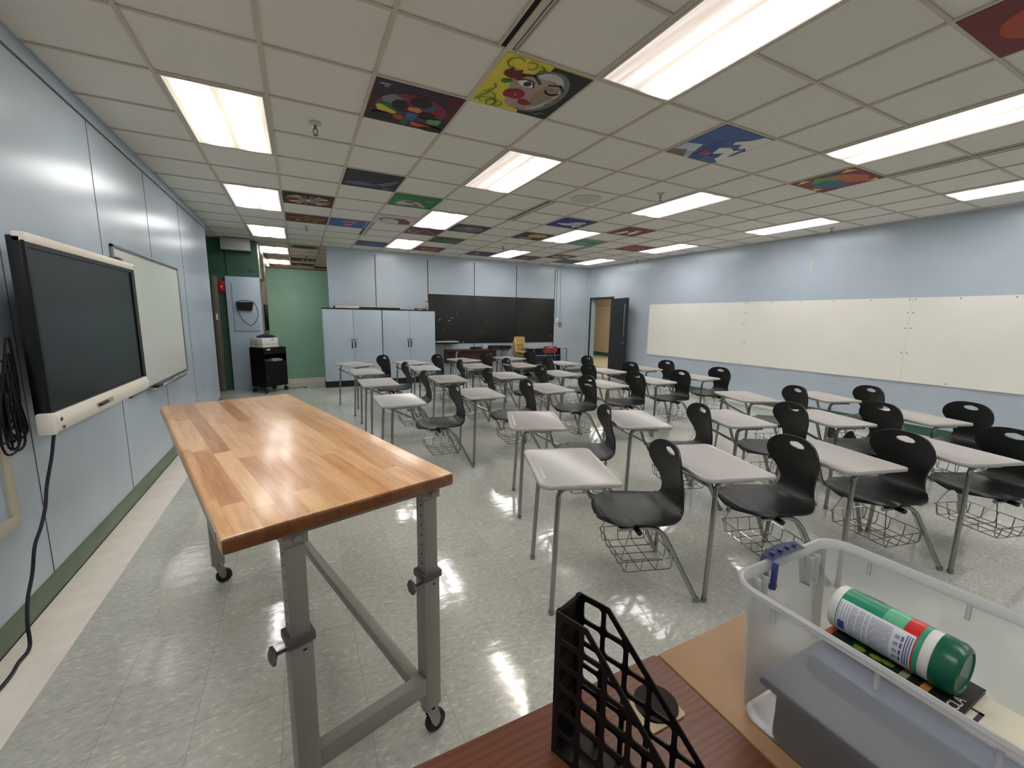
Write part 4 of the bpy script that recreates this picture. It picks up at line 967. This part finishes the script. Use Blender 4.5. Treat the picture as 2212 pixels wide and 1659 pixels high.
cp = [(-1.16, 3.075, 1.0), (-1.21, 3.06, .93), (-1.22, 3.012, .803), (-1.225, 2.933, .664), (-1.22, 2.879, .572), (-1.22, 2.811, .49), (-1.22, 2.738, .427), (-1.225, 2.696, .309), (-1.22, 2.619, .221), (-1.21, 2.565, .126), (-1.20, 2.53, .03), (-1.21, 2.46, .0085), (-1.20, 2.32, .0085), (-1.23, 1.9, .0085)]
tag(obj('power_cord', tb(catmull([Vector(p)[:] for p in cp], 5), .0075, 10), CORDM), 'dark power cord hanging from the display down to the floor', 'cord')
random.seed(11); bm = bmesh.new()
for k in range(9):
    z0 = random.uniform(1.25, 1.45); y0 = 2.68 + random.uniform(-.05, .05); zl = random.uniform(.93, 1.04); w = random.uniform(.03, .09)
    pts = [(-1.19, y0, z0), (-1.20, y0 - w * .6, z0 - .15), (-1.21 + .01 * (k % 3), y0 - w, (z0 + zl) / 2), (-1.21, y0 - w * .5, zl), (-1.20 + .008 * (k % 4), y0 + w * .3, zl + .02), (-1.19, y0 + w * .4, (z0 + zl) / 2), (-1.19, y0 + .02, z0)]
    tube(bm, catmull(pts, 5), .005, 6)
tube(bm, catmull([(-1.20, 2.74, 1.12), (-1.21, 2.60, 1.15), (-1.21, 2.55, 1.08), (-1.2, 2.62, 1.03), (-1.2, 2.70, 1.08)], 6), .004, 6)
tube(bm, catmull([(-1.20, 2.74, 1.35), (-1.22, 2.5, 1.30), (-1.24, 2.2, 1.2)], 6), .004, 6)
tag(obj('cable_bundle', bm, BLACKP), 'tangle of black cables bunched behind the interactive display', 'cables')

# ------------------------------------------------------------------ right wall boards
for k, (y0, y1, lab) in enumerate(((5.331, 7.80, 'white wall panel nearest the open door'), (2.8685, 5.3305, 'middle white panel on the right wall'), (.41, 2.868, 'white panel on right wall nearest the camera'))):
    t = thing('wall_panel', lab, 'whiteboard', (0, 0, 0), 0, 'white panels on the right wall'); t.matrix_world = rwM(y0, .735)
    L = y1 - y0; bm = bmesh.new(); n = 24
    top = [(L * i / n, 1.215) for i in range(n + 1)]; 
    va = []
    for zz in (.003, .009):
        va.append([[bm.verts.new((L * i / n, 1.215 * j / 6, zz + (.012 * abs(math.sin(i * PI * 3 / n + k)) * (1 - j) if j < 1 else 0))) for i in range(n + 1)] for j in range(7)])
    for s_ in (0, 1):
        for j in range(6):
            for i in range(n): bm.faces.new((va[s_][j][i], va[s_][j][i + 1], va[s_][j + 1][i + 1], va[s_][j + 1][i]))
    def rim(a, b):
        for i in range(len(a) - 1): bm.faces.new((a[i], a[i + 1], b[i + 1], b[i]))
    rim(va[0][0], va[1][0]); rim(va[0][6], va[1][6]); rim([r_[0] for r_ in va[0]], [r_[0] for r_ in va[1]]); rim([r_[n] for r_ in va[0]], [r_[n] for r_ in va[1]])
    obj('sheet', bm, WHITEB, t)
    bm = bmesh.new()
    for x in [.03, L - .03] + [L * f for f in (.2, .4, .6, .8)]:
        for z in (.03, 1.19): cyl(bm, (x, z, .008), (x, z, .0115), .008, 8)
    for z in (.42, .78, 1.0):
        for x in (.03, L - .03): cyl(bm, (x, z, .008), (x, z, .0115), .008, 8)
    obj('screw', bm, DGREYP, t)
bm = bmesh.new(); box(bm, -.010, .010, -.07, .07, 0, .002); xf(bm, rwM(4.27, 2.545) @ Matrix.Rotation(.06, 4, 'Z'))
tag(obj('tape_strip', bm, flat((222, 214, 150))), 'short pale yellow tape strip high on the right wall', 'tape')

# ------------------------------------------------------------------ far wall: blackboard, switches
t = thing('blackboard', 'wide black chalkboard of three panels on the far wall', 'blackboard', (4.67, YF, 0))
for x0, x1 in ((-1.825, -.630), (-.618, .585), (.597, 1.800)):
    bm = bmesh.new(); box(bm, x0, x1, -.018, -.002, .91, 2.118, .002); obj('panel', bm, BLACKB, t)
bm = bmesh.new(); random.seed(2)
for x, z, w, r_ in ((-1.55, 1.50, .05, .6), (-1.30, 1.48, .07, .05), (-1.22, 1.55, .05, .02), (-.93, .93, .04, 1.2), (-.60, 1.16, .02, 0), (-1.45, 1.25, .02, 0), (-1.1, 1.66, .02, .3), (-.3, 1.45, .03, .3), (1.69, 1.08, .04, 0), (-.4, 1.18, .02, .4)):
    box(bm, -w / 2, w / 2, -.0188, -.0178, -.006, .006, M=Matrix.Translation((x, 0, z)) @ Matrix.Rotation(-r_, 4, 'Y'))
obj('chalk_mark', bm, flat((206, 208, 206)), t)
for x, z, lab, m in ((6.56, 1.52, 'upper white switch box at the end of a conduit', OFFW), (6.68, 1.415, 'lower tan switch box at the end of a conduit', P('tan_switch', (150, 138, 110), .5))):
    t = thing('switch_box', lab + ' right of the blackboard', 'switch', (x, YF, z))
    bm = bmesh.new(); box(bm, -.045, .045, -.045, 0, -.065, .065, .004); obj('box', bm, m, t)
    bm = bmesh.new(); box(bm, -.010, .010, -.052, -.044, -.02, .02, .002); obj('toggle', bm, DGREYP, t)
    bm = bmesh.new(); box(bm, -.014, .014, -.022, 0, .065, ZC - z - .005, .003); obj('conduit', bm, WALL2, t)

# cabinets
for k, (x0, lab) in enumerate(((.44, 'left pale blue double door cabinet beside the sage partition'), (1.667, 'right pale blue double door cabinet next to the blackboard'))):
    t = thing('storage_cabinet', lab, 'cabinet', (x0 + .61, 9.78, 0), 0, 'pale blue storage cabinets')
    bm = bmesh.new(); box(bm, -.606, .606, .02, .40, .14, 1.70, .002); obj('body', bm, CAB, t)
    bm = bmesh.new(); box(bm, -.606, .606, .05, .40, 0, .14); obj('plinth', bm, P('black_plinth', (12, 11, 11), .5) if k == 0 else bpy.data.materials['black_plinth'], t)
    bm = bmesh.new(); box(bm, -.610, .610, -.004, .40, 1.70, 1.722, .002); obj('top_edge', bm, P('dark_edge', (30, 32, 36), .5) if k == 0 else bpy.data.materials['dark_edge'], t)
    for s in (-1, 1):
        bm = bmesh.new(); box(bm, *sorted((s * .003, s * .603)), 0, .019, .15, 1.695, .002); d = obj('door', bm, CAB, t)
        bm = bmesh.new(); box(bm, *sorted((s * .022, s * .044)), -.012, .001, .86, 1.0, .004); obj('pull_handle', bm, BLACKP, d)
    bm = bmesh.new(); box(bm, -.06, .06, -.014, .0, 1.03, 1.07, .003); obj('hasp', bm, ALU, t)
ZT = 1.722
t = thing('cardboard_tube_box', 'long cream and dark folded display board on the left cabinet', 'board', (.98, 9.95, ZT))
bm = bmesh.new(); box(bm, -.27, .22, -.05, .05, .004, .052, .003); obj('cream_side', bm, PAPER, t)
bm = bmesh.new(); box(bm, -.30, .22, -.055, .055, 0, .0045); box(bm, -.30, -.272, -.05, .05, .004, .05); obj('dark_edge', bm, P('dark_board', (46, 26, 24), .5), t)
t = thing('flat_portfolio', 'flat dark edged portfolio with white sheets across both cabinets', 'portfolio', (1.66, 9.97, ZT))
bm = bmesh.new(); box(bm, -.44, .42, -.14, .14, 0, .034, .003); obj('case', bm, P('dark_portfolio', (40, 22, 22), .5), t)
bm = bmesh.new(); box(bm, -.46, .48, -.15, .13, .034, .046, .002); obj('sheet_stack', bm, PAPER, t)
t = thing('desk_tray', 'small dark wooden tray on the right cabinet', 'tray', (2.58, 9.90, ZT))
bm = bmesh.new(); box(bm, -.14, .10, -.07, .07, .02, .034, .002); obj('top', bm, P('dark_tray', (64, 30, 26), .5), t)
bm = bmesh.new(); box(bm, -.13, -.10, -.07, .07, 0, .02); box(bm, .06, .09, -.07, .07, 0, .02); obj('foot', bm, P('dark_tray_foot', (40, 22, 20), .5), t)
t = thing('spray_bottle', 'white spray bottle with red trigger on the right cabinet', 'spray bottle', (2.74, 9.95, ZT), PI)
bm = bmesh.new(); lathe(bm, [(.036, 0), (.040, .006), (.040, .12), (.034, .155), (.016, .185), (.013, .205)], n=24); obj('bottle', bm, BOTTLE, t)
bm = bmesh.new(); lathe(bm, [(.034, .004), (.037, .008), (.037, .06), (.01, .061)], n=24); obj('liquid', bm, flat((226, 150, 166)), t)
bm = bmesh.new(); lathe(bm, [(.018, .200), (.018, .224), (.010, .226)], n=18); box(bm, -.018, .058, -.012, .012, .236, .262, .005); box(bm, -.012, .014, -.010, .010, .222, .240); obj('spray_head', bm, WHITEP, t)
bm = bmesh.new(); tube(bm, fil([(.028, 0, .240), (.034, 0, .215), (.022, 0, .185)], .01), .006, 8); box(bm, .052, .066, -.009, .009, .240, .258, .002); lathe(bm, [(.0185, .198), (.0185, .210), (.0182, .212)], n=18); obj('trigger', bm, RED, t)

# ------------------------------------------------------------------ cart with printer
ca = math.radians(43)
t = thing('media_cart', 'black rolling metal cart holding the white printer', 'cart', (-.60, 9.80, 0), ca)      # local -y faces right and forward
CW, CD = .255, .195
bm = bmesh.new()
box(bm, -CW, CW, -CD, CD, .125, .145); box(bm, -CW, CW, -CD, CD, .62, .632); box(bm, -CW, CW, -CD, CD, .895, .91)
box(bm, -CW, -CW + .008, -CD, CD, .145, .895); box(bm, CW - .008, CW, -CD, CD, .145, .895); box(bm, -CW + .008, CW - .008, CD - .008, CD, .145, .895); box(bm, -CW, CW, -CD, -CD + .006, .78, .895)
obj('body', bm, BLACKM, t)
bm = bmesh.new(); box(bm, -CW + .01, CW - .01, -CD - .004, -CD + .006, .15, .62); dd = obj('door', bm, BLACKM, t)
bm = bmesh.new(); cyl(bm, (-.20, -CD - .004, .33), (-.20, -CD - .016, .33), .009, 10); obj('lock', bm, ALU, dd)
bm = bmesh.new(); box(bm, -.19, -.11, -CD - .003, -CD + .001, .86, .885, .002); obj('label_tag', bm, WHITEP, t)
for sx in (-1, 1):
    for sy in (-1, 1):
        bm = bmesh.new(); box(bm, sx * (CW - .03) - .012, sx * (CW - .03) + .012, sy * (CD - .03) - .012, sy * (CD - .03) + .012, .07, .126); c_ = obj('caster', bm, DGREYP, t)
        bm = bmesh.new(); lathe(bm, [(.014, -.014), (.044, -.014), (.048, 0), (.044, .014), (.014, .014)], n=20, M=basis((sx * (CW - .03), sy * (CD - .03), .048), (1, 0, 0), (0, 0, 1))); obj('wheel', bm, RUBBER, c_)
t = thing('paper_stack', 'loose papers on the open shelf of the black cart', 'papers', (-.56, 9.77, .632), ca)
bm = bmesh.new(); box(bm, -.12, .15, -.15, .1, 0, .035, M=Matrix.Rotation(.2, 4, 'Z')); box(bm, -.05, .12, -.16, .0, .036, .052, M=Matrix.Rotation(-.3, 4, 'Z')); obj('sheets', bm, P('grey_paper', (150, 150, 150), .7), t)
t = thing('printer', 'white laser printer on top of the black cart', 'printer', (-.655, 9.785, .910), ca)
bm = bmesh.new(); box(bm, -.185, .185, -.178, .178, 0, .045, .006); box(bm, -.18, .18, -.172, .172, .045, .19, .012); obj('casing', bm, WHITEP, t)
bm = bmesh.new(); lathe(bm, [(.013, 0), (.013, .002), (.002, .002)], n=18, M=basis((-.1805, .0, .125), (0, 1, 0), (0, 0, 1), (-1, 0, 0))); obj('badge', bm, P('badge_dark', (60, 62, 66), .4), t)
bm = bmesh.new(); box(bm, -.1815, -.18, -.04, .06, .052, .062); obj('tray_slot', bm, DGREYP, t)
bm = bmesh.new(); box(bm, .02, .07, -.1745, -.171, .15, .165); obj('button_panel', bm, DGREYP, t)
t = thing('cloth_bag', 'crumpled navy blue cloth on top of the printer', 'bag', (-.62, 9.80, 1.101), .3)
bm = bmesh.new(); bmesh.ops.create_icosphere(bm, subdivisions=3, radius=1.0); random.seed(4)
for v in bm.verts:
    q = .25 * math.sin(7 * v.co.x + 2) * math.cos(5 * v.co.y) + .1 * math.sin(13 * v.co.x)
    v.co = Vector((v.co.x * .165 * (1 + .3 * q), v.co.y * .11, max(0, .038 + v.co.z * .036 + q * .03 - .03 * abs(v.co.x))))
obj('cloth', bm, P('navy_cloth', (24, 38, 84), .8), t)
bm = bmesh.new(); tube(bm, catmull([(-.28, 10.02, .006), (-.15, 10.04, .006), (-.02, 10.10, .006), (.04, 10.05, .006)], 6), .005, 8); cyl(bm, (.035, 10.055, .010), (.065, 10.03, .010), .010, 8)
tag(obj('plug_cord', bm, RUBBER), 'black plug cord trailing on the floor beside the cart', 'cord')

# ------------------------------------------------------------------ far right: old desk, chairs, table
t = thing('wood_desk', 'old dark brown teacher desk under the blackboard', 'desk', (4.05, 9.80, 0))
bm = bmesh.new(); box(bm, -.86, .82, -.02, .34, .735, .765, .004); obj('desktop', bm, DKWOOD, t)
bm = bmesh.new(); box(bm, -.85, -.83, .0, .33, .43, .735); obj('side_panel', bm, DKWOOD, t)
bm = bmesh.new(); box(bm, -.80, .54, .20, .22, .43, .735); obj('modesty_panel', bm, DKWOOD, t)
for x in (-.62, .76):
    for y in (.04, .30):
        bm = bmesh.new(); box(bm, x - .015, x + .015, y - .015, y + .015, 0, .735); prism(bm, [(x + .015, .735), (x + .09, .735), (x + .015, .66)], -.004, .004, M=basis((0, y, 0), (1, 0, 0), (0, 0, 1))); obj('leg', bm, P('desk_leg_grey', (156, 156, 152), .4) if 'desk_leg_grey' not in bpy.data.materials else bpy.data.materials['desk_leg_grey'], t)
for x, w, h, lab in ((4.00, .13, .06, 'leftmost dark book pile on the old brown desk'), (4.52, .15, .09, 'middle dark book pile on the old brown desk'), (4.83, .15, .085, 'rightmost dark book pile on the old brown desk')):
    t = thing('book_pile', lab, 'books', (x, 9.95, .765), 0, 'dark book piles on the old desk')
    bm = bmesh.new(); box(bm, -w, w, -.09, .09, 0, h * .5, .003); obj('book', bm, P('dark_book_%d' % int(x * 100), (34, 24, 24), .5), t)
    bm = bmesh.new(); box(bm, -w, w * .9, -.09, .09, 0, h * .5, .003, M=Matrix.Translation((0, 0, h * .5)) @ Matrix.Rotation(.05, 4, 'Z')); obj('book', bm, P('darker_book_%d' % int(x * 100), (24, 22, 26), .5), t)
bm = bmesh.new(); box(bm, -.07, .07, -.05, .05, 0, .10, .006); o = obj('paper_box', bm, P('grey_white_box', (186, 188, 190), .6)); o.location = (4.27, 10.02, .765); tag(o, 'small pale box between the dark books on the old desk', 'box')
t = thing('pedestal_stand', 'narrow grey pedestal stand with a white top by the cabinet', 'table', (3.13, 9.98, 0))
bm = bmesh.new(); box(bm, -.20, .38, -.14, .18, .955, .975, .003); obj('top', bm, P('pale_top', (190, 190, 184), .5), t)
bm = bmesh.new(); box(bm, -.20, .36, -.12, .18, .915, .953, .003); obj('apron', bm, BLACKP, t)
bm = bmesh.new(); box(bm, -.03, .01, -.02, .02, .03, .915); obj('post', bm, P('post_grey', (128, 138, 144), .4), t)
for a in range(4):
    bm = bmesh.new(); tube(bm, [(-.01, 0, .20), (-.01 + .08 * math.cos(a * PI / 2 + .6), .16 * math.sin(a * PI / 2 + .6), .015)], .013, 8); obj('foot', bm, DGREYP, t)

def wood_chair(label, loc, rz):
    t = thing('wooden_chair', label, 'chair', loc, rz, 'stacked blonde wooden chairs')          # faces local +x
    bm = bmesh.new(); prism(bm, rrect(-.19, .20, -.19, .19, [.06, .05, .05, .06], 5), .440, .455); obj('seat', bm, BLONDE, t)
    bm = bmesh.new(); pl = rrect(-.17, .17, .0, .20, [.08, .05, .05, .08], 6); prism(bm, rrect(-.175, .175, 0, .21, [.10, .10, .05, .05], 6), -.006, .006, M=basis((-.215, 0, .62), (0, 1, 0), (-.12, 0, .99))); obj('backrest', bm, BLONDE, t)
    for s in (-1, 1):
        obj('leg', tb(fil([(.17, s * .17, .012), (.13, s * .15, .43), (-.14, s * .15, .43), (-.24, s * .15, .78)], .05), .011, 8), CHROME, t)
        obj('leg', tb([(-.10, s * .16, .43), (-.25, s * .18, .012)], .011, 8), CHROME, t)
    return t
wc1 = wood_chair('bottom blonde wooden chair of the stack by the old desk', (5.10, 9.52, 0), math.radians(-80))
for k, lab in ((1, 'second from bottom blonde wooden chair of the stack'), (2, 'second from top blonde wooden chair of the stack'), (3, 'topmost blonde wooden chair of the stack, seat fully visible')):
    dup(wc1, (5.10 + .022 * k, 9.52 - .01 * k, .088 * k), math.radians(-80), lab)
t = thing('red_chair', 'red plastic chair with chrome frame before the blue bins', 'chair', (5.72, 9.28, 0), math.radians(80))      # faces local +x
bm = bmesh.new(); prism(bm, rrect(-.19, .19, -.20, .20, .06, 6), .43, .445); obj('seat', bm, REDS, t)
bm = bmesh.new(); prism(bm, rrect(-.19, .19, 0, .17, [.07, .07, .05, .05], 6), -.008, .008, M=basis((-.20, 0, .70), (0, 1, 0), (-.1, 0, .99))); obj('backrest', bm, REDS, t)
obj('frame', tb(fil([(.19, -.19, .012), (.16, -.17, .42), (-.16, -.17, .42), (-.235, -.10, .84), (-.235, .10, .84), (-.16, .17, .42), (.16, .17, .42), (.19, .19, .012)], .06, 6), .011, 8), CHROME, t)
for s in (-1, 1): obj('leg', tb([(-.12, s * .17, .42), (-.26, s * .20, .012)], .011, 8), CHROME, t)
t = thing('activity_table', 'white topped table with metal legs over the blue bins', 'table', (5.98, 9.80, 0))
bm = bmesh.new(); prism(bm, rrect(-.68, .66, -.28, .32, .03, 4), .785, .81); obj('tabletop', bm, TOPW, t)
for sx in (-.50, .53):
    for sy in (-.24, .28):
        obj('leg', tb(fil([(sx - .08 * (1 if sx > 0 else -1), sy, .775), (sx, sy, .775), (sx + .03 * (1 if sx > 0 else -1), sy, 0)], .05), .014, 8), CHROME, t)
t = thing('storage_bins', 'dark blue two tier storage unit below the white table', 'storage unit', (5.98, 9.86, 0))
bm = bmesh.new(); box(bm, -.46, .48, -.10, .22, 0, .56, .004); obj('lower_bin', bm, NAVY, t)
bm = bmesh.new(); box(bm, -.46, .48, -.08, .22, .585, .765, .004); obj('upper_bin', bm, NAVY, t)
bm = bmesh.new(); box(bm, -.47, .49, -.12, .22, .562, .583, .002); obj('shelf_edge', bm, ALU, t)
t = thing('grey_crate', 'small grey green crate on the floor beside the red chair', 'crate', (5.42, 9.1, 0), .2)
bm = bmesh.new(); box(bm, -.15, .15, -.12, .12, 0, .42, .01); obj('body', bm, P('grey_green_plastic', (84, 94, 90), .5), t)

# oddments in the basket of the desk by the right wall
bm = bmesh.new(); lathe(bm, [(.02, -.02), (.075, -.018), (.085, 0), (.075, .018), (.02, .02)], n=20, M=basis((5.66, 2.62, .265), (1, 0, 0), (0, .3, .95)))
tag(obj('round_pouch', bm, P('brown_pouch', (84, 62, 56), .6)), 'round brown pouch in the basket of a desk by the right wall', 'pouch')
bm = bmesh.new(); prism(bm, [(-.13, 0), (.13, -.02), (.03, .12), (-.02, .10)], -.012, .012, M=basis((5.72, 2.45, .20), (.9, -.3, 0), (0, .1, .99)))
tag(obj('folded_case', bm, BLACKP), 'black folded case lying under a desk near the right wall', 'case')
